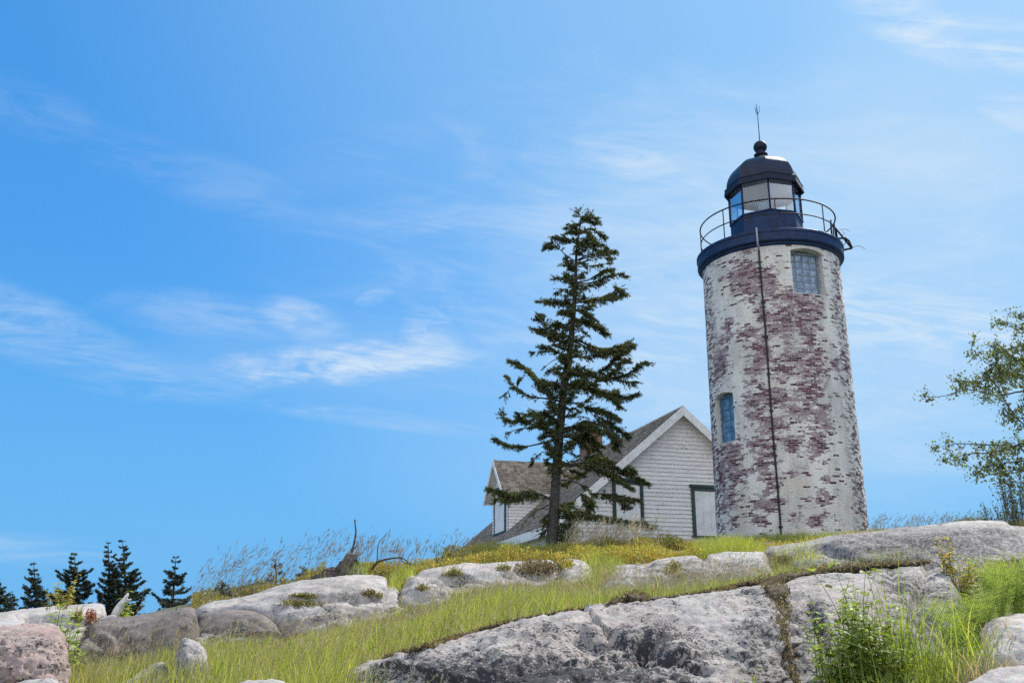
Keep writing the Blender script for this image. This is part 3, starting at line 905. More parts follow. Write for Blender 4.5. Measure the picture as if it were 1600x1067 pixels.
def m_brick():
    m, t, b = new_mat('flaking white paint over brick')
    uv = t.n('ShaderNodeUVMap').outputs[0]
    pe = t.attr('peel')
    tc = t.n('ShaderNodeTexCoord').outputs['Object']
    wob = t.n('ShaderNodeTexNoise', Vector=tc, Scale=9.0, Detail=3.0).outputs['Color']
    uvw = t.vm('ADD', uv, t.vm('MULTIPLY', t.vm('SUBTRACT', wob, (.5, .5, .5)), (.022, .012, 0)))
    br = t.n('ShaderNodeTexBrick', Vector=uvw, Scale=1.0, Color1=(0, 0, 0, 1), Color2=(1, 1, 1, 1), Mortar=(.5, .5, .5, 1))
    br.offset = .5
    br.inputs['Mortar Size'].default_value = .0065
    br.inputs['Mortar Smooth'].default_value = .25
    br.inputs['Brick Width'].default_value = .205
    br.inputs['Row Height'].default_value = .0665
    rnd = br.outputs['Color']
    mort = br.outputs['Fac']
    # noise stretched along the courses
    st = t.vm('MULTIPLY', uvw, (1.0, 2.2, 1.0))
    na = t.noise(st, 2.3, 6, .62)
    nb = t.noise(st, 7.5, 5, .6)
    nc = t.noise(tc, 60, 4, .6)
    level = t.m('ADD', pe, t.m('ADD', t.m('MULTIPLY', t.m('SUBTRACT', na, .5), 2.6), t.m('MULTIPLY', t.m('SUBTRACT', nb, .5), 2.0)))
    level = t.m('ADD', level, t.m('MULTIPLY', t.m('SUBTRACT', rnd, .5), .34))
    thin = t.ss(level, .45, .51)                                  # paint mostly gone
    bare_l = t.m('ADD', t.m('ADD', level, t.m('MULTIPLY', t.m('SUBTRACT', rnd, .5), 1.3)), t.m('MULTIPLY', t.m('SUBTRACT', nb, .5), 1.2))
    bare = t.m('MULTIPLY', t.ss(bare_l, 1.16, 1.26), t.m('SUBTRACT', 1.0, t.m('MULTIPLY', mort, .85)))
    # single bricks that have lost their skin inside the sound paint
    lone = t.m('MULTIPLY', t.m('MULTIPLY', t.ss(rnd, .90, .91), t.ss(t.noise(tc, 1.4, 3), .44, .50)), t.m('SUBTRACT', 1.0, t.m('MULTIPLY', mort, .9)))
    lone = t.m('MULTIPLY', lone, t.ss(nb, .42, .5))
    edgez = t.m('MULTIPLY', t.ss(t.m('ABSOLUTE', t.n('ShaderNodeSeparateXYZ', Vector=uv).outputs[0]), 1.75, 2.6), t.ss(t.m('ADD', t.noise(st, 3.6, 4, .6), t.m('MULTIPLY', rnd, .34)), .68, .72))
    bare = t.m('MAXIMUM', bare, t.m('MAXIMUM', lone, t.m('MULTIPLY', edgez, .9)))
    # colours
    grime = t.noise(t.vm('MULTIPLY', tc, (1, 1, .35)), 1.6, 7, .65)
    paint = t.mix(t.ss(grime, .40, .62), (.78, .755, .70), (.56, .54, .50))
    paint = t.mix(t.m('MULTIPLY', t.ss(t.noise(tc, .9, 4), .5, .7), .5), paint, (.66, .58, .44))
    paint = t.mix(t.m('MULTIPLY', t.ss(nc, .6, .72), .4), paint, (.38, .36, .35))
    paint = t.mix(t.m('MULTIPLY', mort, .28), paint, (.50, .48, .46))
    streak = t.noise(t.vm('MULTIPLY', tc, (7, 7, .28)), 1.0, 4, .6)
    paint = t.mix(t.m('MULTIPLY', t.ss(streak, .55, .70), .28), paint, (.36, .33, .30))
    resid = t.mix(rnd, (.235, .14, .16), (.13, .065, .085))
    resid = t.mix(t.m('MULTIPLY', t.ss(nc, .42, .62), .6), resid, (.50, .42, .43))
    resid = t.mix(t.m('MULTIPLY', mort, .62), resid, (.50, .46, .46))
    resid = t.mix(t.m('MULTIPLY', t.ss(nb, .50, .64), .6), resid, (.56, .53, .52))
    keepp = t.m('MULTIPLY', t.m('GREATER_THAN', t.m('FRACT', t.m('MULTIPLY', rnd, 7.31)), .80), t.ss(nb, .46, .52))
    resid = t.mix(t.m('MULTIPLY', keepp, .85), resid, paint)
    dark = t.mix(t.n('ShaderNodeTexWhiteNoise', {'noise_dimensions': '1D'}, W=rnd).outputs[0], (.055, .020, .027), (.14, .046, .056))
    dark = t.mix(t.m('MULTIPLY', t.ss(nc, .5, .7), .5), dark, (.05, .03, .035))
    c = t.mix(thin, paint, resid)
    c = t.mix(bare, c, dark)
    t.put(b.inputs['Base Color'], c)
    b.inputs['Roughness'].default_value = .85
    b.inputs['Specular IOR Level'].default_value = .25
    h = t.m('SUBTRACT', 1.0, mort)
    h = t.m('SUBTRACT', h, t.m('MULTIPLY', thin, .35))
    h = t.m('SUBTRACT', h, t.m('MULTIPLY', bare, 1.2))
    h = t.m('ADD', h, t.m('MULTIPLY', nb, .8))
    t.put(b.inputs['Normal'], t.n('ShaderNodeBump', Strength=.75, Distance=.014, Height=h))
    return m


M_BRICK = m_brick()
M_BLUE = simple('dark blue iron paint', (.007, .025, .080), .55, .35, 5, bump=.15)
M_BLUE_DARK = simple('blackened blue iron paint', (.005, .009, .026), .6, .3, 6, bump=.2)
M_DOME = simple('weathered dark dome metal', (.008, .014, .036), .40, .35, 5, .1, bump=.2)
M_IRON = simple('black iron rail', (.014, .013, .016), .75, .3, 20)
M_GREY_METAL = simple('grey pipe', (.30, .32, .34), .5, .2, 9)
M_CEIL = simple('pale lantern ceiling', (.66, .66, .64), .8, .1, 3)
M_WHITE_TRIM = simple('weathered white trim', (.76, .76, .74), .6, .14, 4, bump=.2)
M_GREEN_TRIM = simple('dark green trim', (.016, .042, .038), .5, .4, 6, bump=.2)

for m_ in (M_BLUE, M_BLUE_DARK, M_DOME):
    m_.node_tree.nodes['Principled BSDF'].inputs['Specular IOR Level'].default_value = .3
wall = np_mesh('tower_wall', V, [Q, ii[0][::-1][None, :], ii[-1][None, :]], M_BRICK, attrs={'peel': pl}, uv=uvs)


def niche(adeg0, adeg1, z0, z1, arch, depth):
    """cutter for a window recess with a shallow arched head"""
    am = (adeg0 + adeg1) / 2
    half = math.sin(R((adeg1 - adeg0) / 2)) * rw((z0 + z1) / 2)
    prof = [(-half, z0), (half, z0), (half, z1)]
    for k in range(1, 8):
        f = k / 8
        prof.append((half - 2 * half * f, z1 + arch * math.sin(math.pi * f)))
    prof.append((-half, z1))
    rot = Matrix.Rotation(R(am), 4, 'Z')
    rr_ = rw((z0 + z1) / 2)
    yb = -(rr_ * math.cos(R((adeg1 - adeg0) / 2)) - depth)
    c = MB()
    c.prism([rot @ Vector((x, yb, z)) for x, z in prof], rot.to_3x3() @ Vector((0, -depth - .6, 0)))
    return c, rot, yb, half


NICHES = [(17.0, 46.0, 9.95 - LZ, 11.33 - LZ, .09, .30), (-63, -39, 5.62 - LZ, 7.07 - LZ, .10, .24)]
for k, nc_ in enumerate(NICHES):
    cb, rot, yb, half = niche(*nc_)
    co = cb.build('cutter', M_BRICK)
    md = wall.modifiers.new('cut%d' % k, 'BOOLEAN')
    md.operation = 'DIFFERENCE'
    md.solver = 'EXACT'
    md.object = co
    bpy.context.view_layer.update()
    me = bpy.data.meshes.new_from_object(wall.evaluated_get(bpy.context.evaluated_depsgraph_get()))
    wall.modifiers.clear()
    wall.data = me
    bpy.data.objects.remove(co)
wall.parent = lh
wall.data.set_sharp_from_angle(angle=R(40))


def m_glass(name, tintc, rough=.04, alpha=.35):
    m, t, b = new_mat(name)
    tr = t.n('ShaderNodeBsdfTransparent', Color=tintc)
    gl = t.n('ShaderNodeBsdfGlossy', Color=(.85, .9, .95), Roughness=rough)
    lw = t.n('ShaderNodeLayerWeight', Blend=.35)
    f = t.m('ADD', t.m('MULTIPLY', lw.outputs['Fresnel'], .55), alpha, clamp=True)
    mx = t.n('ShaderNodeMixShader', _0=f, _1=tr, _2=gl)
    t.t.links.new(mx.outputs[0], t.t.nodes['Material Output'].inputs[0])
    return m


M_GLASS = m_glass('lantern glass', (.93, .95, .96), .03, .03)


def m_block():
    m, t, b = new_mat('glass blocks')
    tc = t.n('ShaderNodeTexCoord').outputs['Object']
    nz_ = t.noise(tc, 7, 3)
    t.put(b.inputs['Base Color'], t.mix(t.ss(nz_, .35, .65), (.16, .25, .36), (.34, .44, .54)))
    b.inputs['Roughness'].default_value = .18
    t.put(b.inputs['Normal'], t.n('ShaderNodeBump', Strength=.6, Distance=.05, Height=t.noise(tc, 16, 3)))
    return m


M_BLOCK = m_block()
M_JOINT = simple('grey mortar joints', (.24, .28, .33), .8, .2, 12)
M_WIN_BLUE = simple('faded blue window frame', (.10, .20, .30), .5, .3, 8)


def tower_window(nc_, cols, rows_, M_fr, M_pane, bulge):
    _, rot, yb, half = niche(*nc_)
    z0, z1 = nc_[2], nc_[3]
    fr = MB()
    d = .05
    yf = yb - .07
    fr.box((-half + .003, yf, z0 + .003), (-half + d, yb + .03, z1 + nc_[4] * .4), rot)
    fr.box((half - d, yf, z0 + .003), (half - .003, yb + .03, z1 + nc_[4] * .4), rot)
    fr.box((-half + d, yf, z0 + .003), (half - d, yb + .03, z0 + d), rot)
    fr.box((-half + d, yf + .004, z1 - d * .4), (half - d, yb + .03, z1 + nc_[4] * .62), rot)
    iw, ih = 2 * (half - d), z1 - d * .4 - (z0 + d)
    for i in range(1, cols):
        x = -half + d + iw * i / cols
        fr.box((x - .016, yf + .012, z0 + d), (x + .016, yb + .02, z1 - d * .4), rot)
    for j in range(1, rows_):
        z = z0 + d + ih * j / rows_
        for i in range(cols):
            x = -half + d + iw * i / cols
            fr.box((x + (.016 if i else 0), yf + .014, z - .016), (x + iw / cols - (.016 if i < cols - 1 else 0), yb + .02, z + .016), rot)
    fo = fr.build('window_frame', M_fr, lh)
    for i in range(cols):
        for j in range(rows_):
            xa = -half + d + iw * i / cols + .01
            xb = xa + iw / cols - .02
            za = z0 + d + ih * j / rows_ + .01
            zb = za + ih / rows_ - .02
            if not bulge:
                continue
            pb = MB()
            n = 4
            vs_ = []
            for a in range(n + 1):
                for c in range(n + 1):
                    u, v_ = a / n, c / n
                    bl = .028 * (1 - (2 * u - 1) ** 4) * (1 - (2 * v_ - 1) ** 4)
                    vs_.append(rot @ Vector((xa + (xb - xa) * u, yf + .036 - bl, za + (zb - za) * v_)))
            pb.add(vs_, [(a * (n + 1) + c, (a + 1) * (n + 1) + c, (a + 1) * (n + 1) + c + 1, a * (n + 1) + c + 1) for a in range(n) for c in range(n)])
            k = len(pb.v)
            pb.build('glass_block', M_pane, fo, smooth=True)
    if not bulge:
        pb = MB()
        pb.box((-half + d * .5, yf + .035, z0 + d * .5), (half - d * .5, yf + .047, z1), rot)
        pb.build('pane', M_pane, fo)


tower_window(NICHES[0], 4, 6, M_JOINT, M_BLOCK, True)
M_PANE = simple('dusty blue glass', (.10, .22, .36), .12, .5, 4, bump=.1)
tower_window(NICHES[1], 2, 4, M_WIN_BLUE, M_PANE, False)

# gallery
zt = 11.60 - LZ
zd = 12.00 - LZ
mb = MB()
mb.lathe([(rw(zt) + .004, zt - .10), (rw(zt) + .05, zt - .06), (rw(zt) + .06, zt), (2.305, zt + .02), (2.325, zt + .05), (2.325, zd - .10), (2.345, zd - .09), (2.345, zd - .01), (2.335, zd), (1.0, zd + .02), (1.0, zt)], 128, closed=True)
mb.build('gallery', M_BLUE, lh, smooth=True, angle=30)
# railing
zr, zm = 13.05 - LZ, 12.55 - LZ
rl = MB()
for z, r in ((zr, .024), (zm, .019)):
    pts = [(2.17 * math.sin(R(a)), -2.17 * math.cos(R(a)), z) for a in np.linspace(0, 360, 97)]
    rl.tube(pts, r, 6, cap=False)
ro = empty('railing', (0, 0, 0))
bpy.data.objects.remove(ro)
ro = rl.build('railing', M_IRON, lh, smooth=True)
for k in range(8):
    a = R(8 + 45 * k)
    pb = MB()
    p = (2.17 * math.sin(a), -2.17 * math.cos(a))
    pb.tube([(p[0], p[1], zd - .02), (p[0], p[1], zd + .1), (p[0], p[1], zr)], [.035, .02, .019], 6)
    pb.build('post', M_IRON, ro, smooth=True)
# bent broken bracket hanging off the gallery edge at right, with loose wires
bk = MB()


def lp(px, py, y):                   # local point from a survey bearing
    w_ = P(px, py, y)
    return Matrix.Rotation(-LB, 3, 'Z') @ Vector((w_[0] - LX, w_[1] - LY, w_[2] - LZ))


YB = 29.6
for a, b_ in [((1306, 357), (1331, 388)), ((1331, 388), (1316, 391)), ((1309, 373), (1320, 372)), ((1306, 357), (1308, 374)), ((1320, 371), (1327, 377)), ((1327, 377), (1331.5, 388))]:
    bk.tube([lp(*a, YB), lp(*b_, YB)], .035, 5)
bk.tube([lp(1298, 344, YB + .05), lp(1300, 372, YB)], .03, 5)
bk.tube([lp(1302, 352, YB + .05), lp(1303, 374, YB)], .025, 5)
bo = bk.build('bracket', M_IRON, lh, smooth=True)
for pts in ([(1312, 359), (1320, 358), (1328, 361)], [(1332, 386), (1342, 384), (1352, 389)], [(1316, 362), (1321, 365), (1316, 367)], [(1320, 374), (1321, 380), (1318, 384)]):
    wi = MB()
    wi.tube([lp(*q, YB) for q in pts], .010, 4)
    wi.build('wire', M_IRON, bo)
# ground cable
cb = MB()
cb.tube([on_wall(-7.4 + .2 * math.sin(z * 1.3) + .05 * math.sin(z * 9), z, .028) for z in np.linspace(-.4, zt - .22, 40)], .030, 6)
for z in np.linspace(.6, zt - .8, 8):
    q = on_wall(-7.4 + .2 * math.sin(z * 1.3), z, .02)
    cb.box((q[0] - .06, q[1] - .03, q[2] - .02), (q[0] + .06, q[1] + .05, q[2] + .02))
co = cb.build('lightning_cable', M_IRON, lh, smooth=True, angle=40)
cp = MB()
top = [on_wall(-7.4, zt - .24, .03)] + [(2.37 * math.sin(R(-7.4)), -2.37 * math.cos(R(-7.4)), z) for z in (zt - .05, zd + .06)]
cp.tube(top, .032, 6)
cp.build('pipe', M_GREY_METAL, lh, smooth=True)

# lantern: octagonal iron base, panes, roof
OA = R(8)


def octa(r, z):
    return [(r * math.sin(OA + R(45) * k), -r * math.cos(OA + R(45) * k), z) for k in range(8)]


def octa_loft(mb_, prof, close_top=True, close_bot=True):
    vs_ = []
    for r, z in prof: vs_ += octa(r, z)
    fs = []
    for i in range(len(prof) - 1):
        for k in range(8):
            fs.append((i * 8 + k, i * 8 + (k + 1) % 8, (i + 1) * 8 + (k + 1) % 8, (i + 1) * 8 + k))
    if close_bot: fs.append(tuple(range(8))[::-1])
    if close_top: fs.append(tuple(range((len(prof) - 1) * 8, len(prof) * 8)))
    mb_.add(vs_, fs)


zg0, zg1 = 13.18 - LZ, 14.29 - LZ
zc = 14.20 - LZ
mb = MB()
octa_loft(mb, [(1.20, zd + .01), (1.20, zd + .08), (1.17, zd + .09), (1.17, zg0 - .07), (1.205, zg0 - .06), (1.205, zg0 - .005), (1.12, zg0)])
mb.build('lantern_base', M_BLUE, lh)
for k in range(8):
    a = OA + R(45) * k
    pb = MB()
    p = (1.165 * math.sin(a), -1.165 * math.cos(a))
    pb.tube([(p[0], p[1], zg0 - .02), (p[0], p[1], zg1 + .02)], .034, 6)
    pb.build('mullion', M_BLUE, lh, smooth=True)
    p0, p1 = np.array(octa(1.15, zg0)[k]), np.array(octa(1.15, zg0)[(k + 1) % 8])
    gb = MB()
    inn = -np.array([math.sin(a + R(22.5)), -math.cos(a + R(22.5)), 0]) * .008
    gb.prism([p0, p1, p1 + (0, 0, zg1 - zg0), p0 + (0, 0, zg1 - zg0)], inn)
    gb.build('lantern_pane', M_GLASS, lh)
mb = MB()
octa_loft(mb, [(1.13, zg1 - .01), (1.20, zg1 - .012), (1.29, zc - .035), (1.315, zc), (1.285, zc + .20), (1.30, zc + .225), (1.25, zc + .26), (1.0, zc + .27)], True, False)
mb.build('cornice', M_BLUE_DARK, lh)
mb = MB()
prof = [(1.22 * math.cos(R(a)) ** .85 + .0, zc + .255 + 1.0 * math.sin(R(a)) ** 1.0) for a in np.linspace(0, 80, 12)]
octa_loft(mb, prof, True, False)
ob = mb.build('dome', M_DOME, lh, smooth=True)
ob.data.set_sharp_from_angle(angle=R(28))
mb = MB()
octa_loft(mb, [(1.125, zg1 - .035), (1.125, zg1 - .015)])
mb.build('ceiling', M_CEIL, lh)
mb = MB()
zb = 15.97 - LZ
rb = .225
mb.lathe([(.02, zb - .62), (.27, zb - .60), (.28, zb - .52), (.17, zb - .45), (.15, zb - .38), (.22, zb - .34), (.235, zb - .29), (.17, zb - .25)] +
         [(max(.012, rb * math.cos(R(a))), zb + rb * math.sin(R(a))) for a in range(-48, 91, 9)], 40)
mb.build('ball_finial', M_BLUE_DARK, lh, smooth=True)
mb = MB()
mb.tube([(0, 0, zb + rb - .02), (0, 0, 17.35 - LZ)], [.018, .012], 5)
for a in (0, 120, 240):
    dx, dy = math.cos(R(a + 15)), math.sin(R(a + 15))
    mb.tube([(0, 0, 17.22 - LZ), (.07 * dx, .07 * dy, 17.34 - LZ), (.10 * dx, .10 * dy, 17.56 - LZ)], [.011, .010, .005], 4)
mb.tube([(0, 0, 17.33 - LZ), (0, 0, 17.62 - LZ)], [.011, .005], 4)
mb.build('lightning_rod', M_IRON, lh)
# lamp: pedestal and small clear drum lens
mb = MB()
mb.lathe([(.16, zg0), (.16, zg0 + .03), (.06, zg0 + .06), (.06, zg0 + .30), (.19, zg0 + .33), (.19, zg0 + .36)], 24)
lo = mb.build('lamp', M_GREY_METAL, lh, smooth=True, angle=40)
mb = MB()
mb.lathe([(.17, zg0 + .36)] + [(.17 + .03 * math.sin(k * 1.7) + .03 * math.sin(math.pi * k / 14), zg0 + .36 + .030 * k) for k in range(1, 14)] + [(.10, zg0 + .80), (.02, zg0 + .83)], 32)
m, t, b = new_mat('clear lens')
b.inputs['Base Color'].default_value = (.55, .66, .70, 1)
b.inputs['Roughness'].default_value = .08
b.inputs['Transmission Weight'].default_value = .5
mb.build('lens', m, lo, smooth=True)

# ------------------------------------------------------------------ keeper's house
HP = np.array([6.4217, 36.0, 8.3176])
HZ = 1.9
HAZ = R(15.7)
hs_ = tag(empty('house', (HP[0], HP[1], HZ), HAZ), 'white clapboard house with steep shingled roof and boarded windows behind the spruce', 'house')
HT = HP[2] - HZ                     # ridge height, local
PT = .845                           # roof pitch
HW, HL = 5.05, 16.3                 # half width, length
G0 = .28                            # gable wall sits back from the rake


def m_clap():
    m, t, b = new_mat('weathered white clapboard')
    tc = t.n('ShaderNodeTexCoord').outputs['Object']
    st = t.vm('MULTIPLY', tc, (1, 1, 6))
    ri = t.n('ShaderNodeNewGeometry').outputs['Random Per Island']
    c = t.mix(t.ss(t.noise(st, 2.5, 6), .35, .7), (.80, .79, .76), (.68, .67, .65))
    c = t.mix(t.m('MULTIPLY', ri, .25), c, (.52, .52, .52))
    g = t.noise(t.vm('MULTIPLY', tc, (1, 1, .5)), 1.1, 6, .65)
    c = t.mix(t.m('MULTIPLY', t.ss(g, .55, .72), .4), c, (.44, .40, .36))
    pk = t.ss(t.m('ADD', t.noise(st, 7, 5, .65), t.m('MULTIPLY', t.noise(tc, .7, 3), .35)), .80, .84)
    c = t.mix(pk, c, (.12, .09, .075))
    t.put(b.inputs['Base Color'], c)
    b.inputs['Roughness'].default_value = .7
    return m


M_CLAP = m_clap()


def m_shingle():
    m, t, b = new_mat('weathered wood shingles')
    tc = t.n('ShaderNodeTexCoord').outputs['Object']
    ri = t.n('ShaderNodeNewGeometry').outputs['Random Per Island']
    c = t.mix(ri, (.20, .16, .12), (.44, .37, .295))
    c = t.mix(t.m('MULTIPLY', t.ss(t.noise(tc, 1.2, 6), .48, .66), .55), c, (.16, .13, .10))
    c = t.mix(t.m('MULTIPLY', t.ss(t.noise(tc, 24, 4), .55, .7), .5), c, (.09, .08, .07))
    t.put(b.inputs['Base Color'], c)
    b.inputs['Roughness'].default_value = .6
    b.inputs['Specular IOR Level'].default_value = .15
    return m


M_SHING = m_shingle()


def clapboards(origin, du, width_at, z0, z1, out, exposure=.152):
    """real lapped boards; width_at(z) gives the u-range of the wall at that height"""
    mb_ = MB()
    z = z0
    while z < z1 - .01:
        zt_ = min(z + exposure, z1)
        a0, a1 = width_at(z)
        b0, b1 = width_at(zt_)
        if a1 - a0 > .05:
            o = np.array(origin)
            e0, e1 = .034, .004
            p = [o + du * a0 + out * e0 + (0, 0, z), o + du * a1 + out * e0 + (0, 0, z), o + du * b1 + out * e1 + (0, 0, zt_), o + du * b0 + out * e1 + (0, 0, zt_),
                 o + du * a0 - out * .02 + (0, 0, z), o + du * a1 - out * .02 + (0, 0, z)]
            mb_.add(p, [(0, 1, 2, 3), (4, 5, 1, 0)])
        z = zt_
    return mb_


XU, YU = np.array([1., 0, 0]), np.array([0, 1., 0])
WIN = [(-2.84, -1.64, HT - 4.30, HT - 2.86), (.28, 1.48, HT - 4.74, HT - 2.98)]


def gable(mb_out=None):
    def wa(z):
        h = (HT - .12 - z) / PT
        return (-min(HW, h), min(HW, h))
    return clapboards((0, G0, 0), XU, wa, -1.2, HT - .2, -YU)


core = MB()      # the solid body behind the boards
hh = HT - .10
prof = [(-HW, -1.5), (HW, -1.5), (HW, hh - PT * HW), (0, hh - .02), (-HW, hh - PT * HW)]
core.prism([(x, G0 + .01, z) for x, z in prof], (0, HL - 2 * G0, 0))
wall_h = core.build('wall', M_CLAP, hs_)
gable().build('siding', M_CLAP, wall_h)
for sgn in (-1, 1):
    clapboards((sgn * HW, G0, 0), YU, lambda z: (0, HL - 2 * G0), -1.2, hh - PT * HW - .02, XU * sgn).build('siding', M_CLAP, wall_h)


def shingles(org, du, ds, nrm, L, S, clip=None, exp=.155, seed=1):
    """shingle courses on a roof plane: du along the eave, ds up the slope"""
    rg = np.random.default_rng(seed)
    V_, F_ = [], []
    s = 0.0
    row = 0
    while s < S - .01:
        u = -.1 * rg.random()
        while u < L:
            w_ = .10 + .14 * rg.random()
            u1 = min(u + w_, L)
            u0 = max(u, 0)
            if u1 - u0 > .02:
                jit = (rg.random() - .5) * .022
                th = .024 + .018 * rg.random()
                s0, s1 = s - .01 + jit, min(s + exp + .10, S)
                um = (u0 + u1) / 2
                if clip is None or clip(um, s + exp / 2):
                    a = org + du * (u0 + .003) + ds * s0
                    b_ = org + du * (u1 - .003) + ds * s0
                    c = org + du * (u1 - .003) + ds * s1
                    d = org + du * (u0 + .003) + ds * s1
                    up = nrm * (th + .012)
                    lo = nrm * .004
                    k = len(V_)
                    V_ += [a + up, b_ + up, c + lo, d + lo, a, b_]
                    F_.append((k, k + 1, k + 2, k + 3))
                    F_.append((k + 4, k + 5, k + 1, k))
            u = u1
        s += exp
        row += 1
    return np.array(V_), np.array(F_)


SL = math.sqrt(1 + PT * PT)
OV = .34                               # eave overhang
EH = HW + OV
for sgn in (-1, 1):
    ds = np.array([-sgn / SL, 0, PT / SL])
    nr = np.array([sgn * PT / SL, 0, 1 / SL])
    org = np.array([sgn * EH, -.02, HT - PT * EH])
    if sgn < 0:
        V_, F_ = shingles(org, YU, ds, nr, HL + .04, EH * SL, seed=5)
    else:
        V_, F_ = shingles(org, YU, ds, nr, HL + .04, EH * SL, seed=6)
    deck = MB()
    th = nr * -.10
    p = [org, org + YU * (HL + .04), org + YU * (HL + .04) + ds * EH * SL, org + ds * EH * SL]
    deck.prism([q - nr * .002 for q in p], th)
    rf = deck.build('roof', M_WHITE_TRIM, hs_)
    np_mesh('shingles', V_, [F_], M_SHING, rf, smooth=False)
    # rake board and eave board
    for y0, y1 in ((-.06, -.022), (HL + .022, HL + .06)):
        rk = MB()
        a = np.array([sgn * (EH + .02), y0, HT - PT * (EH + .02) + .02])
        b_ = np.array([0, y0, HT + .02])
        rk.prism([a, b_, b_ - (0, 0, .36), a - (0, 0, .36)], (0, y1 - y0, 0))
        rk.build('rake_board', M_WHITE_TRIM, rf)
    eb = MB()
    eb.box((sgn * (EH + .012) - .02, 0, HT - PT * EH - .34), (sgn * (EH + .012) + .02, HL, HT - PT * EH - .02))
    eb.box((min(sgn * HW, sgn * EH) + .004, .0, HT - PT * EH - .30), (max(sgn * HW, sgn * EH) - .022, HL, HT - PT * EH - .27))
    eb.build('eave_board', M_WHITE_TRIM, rf)
cap = MB()
for sgn in (-1, 1):
    cap.prism([(0, -.03, HT + .045), (sgn * .14, -.03, HT + .045 - .14 * PT), (sgn * .14, -.03, HT + .02 - .14 * PT), (0, -.03, HT + .02)], (0, HL + .06, 0))
cap.build('ridge_cap', M_SHING, hs_)

M_BOARD = simple('pale grey window boards', (.72, .73, .73), .7, .1, 3, bump=.1)


def boarded_window(parent, M, u0, u1, z0, z1):
    """trim, head cap and boarded panel; M maps (u, out, z) into house space"""
    f = MB()
    tw, d = .13, .05

    def bx(a0, a1, b0, b1, dd, lo=.0):
        f.prism([M(a0, lo, b0), M(a1, lo, b0), M(a1, lo, b1), M(a0, lo, b1)], np.array(M(0, dd, 0)) - np.array(M(0, lo, 0)))
    bx(u0, u0 + tw, z0, z1, d)
    bx(u1 - tw, u1, z0, z1, d)
    bx(u0 + tw, u1 - tw, z1 - tw, z1, d)
    bx(u0 - .05, u1 + .05, z1 + .002, z1 + .10, d + .05)
    bx(u0 - .05, u1 + .05, z0 - .07, z0 - .002, d + .04)
    fo = f.build('window', M_GREEN_TRIM, parent)
    g = MB()
    nb_ = 3
    for i in range(nb_):
        a0 = u0 + tw + (u1 - u0 - 2 * tw) * i / nb_ + .003
        a1 = u0 + tw + (u1 - u0 - 2 * tw) * (i + 1) / nb_ - .003
        g.prism([M(a0, 0, z0), M(a1, 0, z0), M(a1, 0, z1 - tw), M(a0, 0, z1 - tw)], np.array(M(0, .032, 0)) - np.array(M(0, 0, 0)))
    g.build('boarded_panel', M_BOARD, fo)


for (u0, u1, z0, z1) in WIN:
    boarded_window(hs_, lambda u, o, z: np.array([u, G0 - .026 - o, z]), u0, u1, z0, z1)

# dormer on the left slope
DG, DR0, DR1 = -4.76, 7.35, 9.95
DM = (DR0 + DR1) / 2
DZE, DZA = HT - 2.13, HT - .82        # eave and apex heights
dm = MB()
front = [(DG, DR0, HT + PT * DG - .3), (DG, DR1, HT + PT * DG - .3), (DG, DR1, DZE), (DG, DM, DZA - .1), (DG, DR0, DZE)]
dm.prism(front, (3.4, 0, 0))
do = dm.build('dormer', M_CLAP, hs_)


def wd(z):
    return (0, (z - (HT + PT * DG)) / PT + .02)


for yy, o in ((DR0, -YU), (DR1, YU)):
    clapboards((DG, yy, 0), XU, lambda z: (0, max(0, min(3.3, (HT - z) / -PT - DG)) if False else min(3.2, max(.0, (z - HT) / PT - DG) * 1.0 + .0)) if False else (0, max(0.0, (-(HT - z) / PT) - DG)), HT + PT * DG - .02, DZE, o, .13).build('siding', M_CLAP, do)


def dfr(z):
    if z <= DZE: return (0, DR1 - DR0)
    k = (DZA - .1 - z) / (DZA - .1 - DZE) * (DR1 - DR0) / 2
    return ((DR1 - DR0) / 2 - k, (DR1 - DR0) / 2 + k)


clapboards((DG, DR0, 0), YU, dfr, HT + PT * DG, DZA - .12, -XU, .13).build('siding', M_CLAP, do)
DPW = DM - DR0 + .30
DP = (DZA - DZE) / (DM - DR0)         # pitch of the dormer roof
dsl = math.sqrt(1 + DP * DP)
for sgn in (-1, 1):
    ds = np.array([0, -sgn / dsl, DP / dsl])
    nr = np.array([0, sgn * DP / dsl, 1 / dsl])
    org = np.array([DG - .34, DM + sgn * DPW, DZA - DP * DPW])
    L = 4.6

    def clipf(u, s, org=org, ds=ds):
        q = org + XU * u + ds * s
        return q[2] > HT + PT * q[0] - .05 and q[0] < 0
    V_, F_ = shingles(org, XU, ds, nr, L, DPW * dsl, clipf, .15, 8 + sgn)
    dk = MB()
    e_lo = (org[2] - HT) / PT          # where the eave meets the main roof
    e_hi = (DZA - HT) / PT
    a, b_ = org, np.array([e_lo + .12, org[1], org[2]])
    c, d = np.array([e_hi + .12, DM, DZA]), np.array([org[0], DM, DZA])
    dk.prism([q - nr * .002 for q in (a, b_, c, d)], nr * -.07)
    dr = dk.build('dormer_roof', M_WHITE_TRIM, do)
    np_mesh('dormer_shingles', V_, [F_], M_SHING, do, smooth=False)
    rk = MB()
    a = np.array([org[0] - .04, org[1], org[2] + .02])
    b_ = np.array([org[0] - .04, DM, DZA + .02])
    rk.prism([a, b_, b_ - (0, 0, .24), a - (0, 0, .24)], (.038, 0, 0))
    rk.prism([org + (0, sgn * .0, -.02), org + (0, sgn * .03, -.02), org + (0, sgn * .03, -.16), org + (0, 0, -.16)], (e_lo - org[0] - .1, 0, 0))
    rk.build('dormer_trim', M_WHITE_TRIM, do)
boarded_window(do, lambda u, o, z: np.array([DG - .026 - o, u, z]), DR0 + .30, DR1 - .42, HT + PT * DG + .06, DZE + .02)

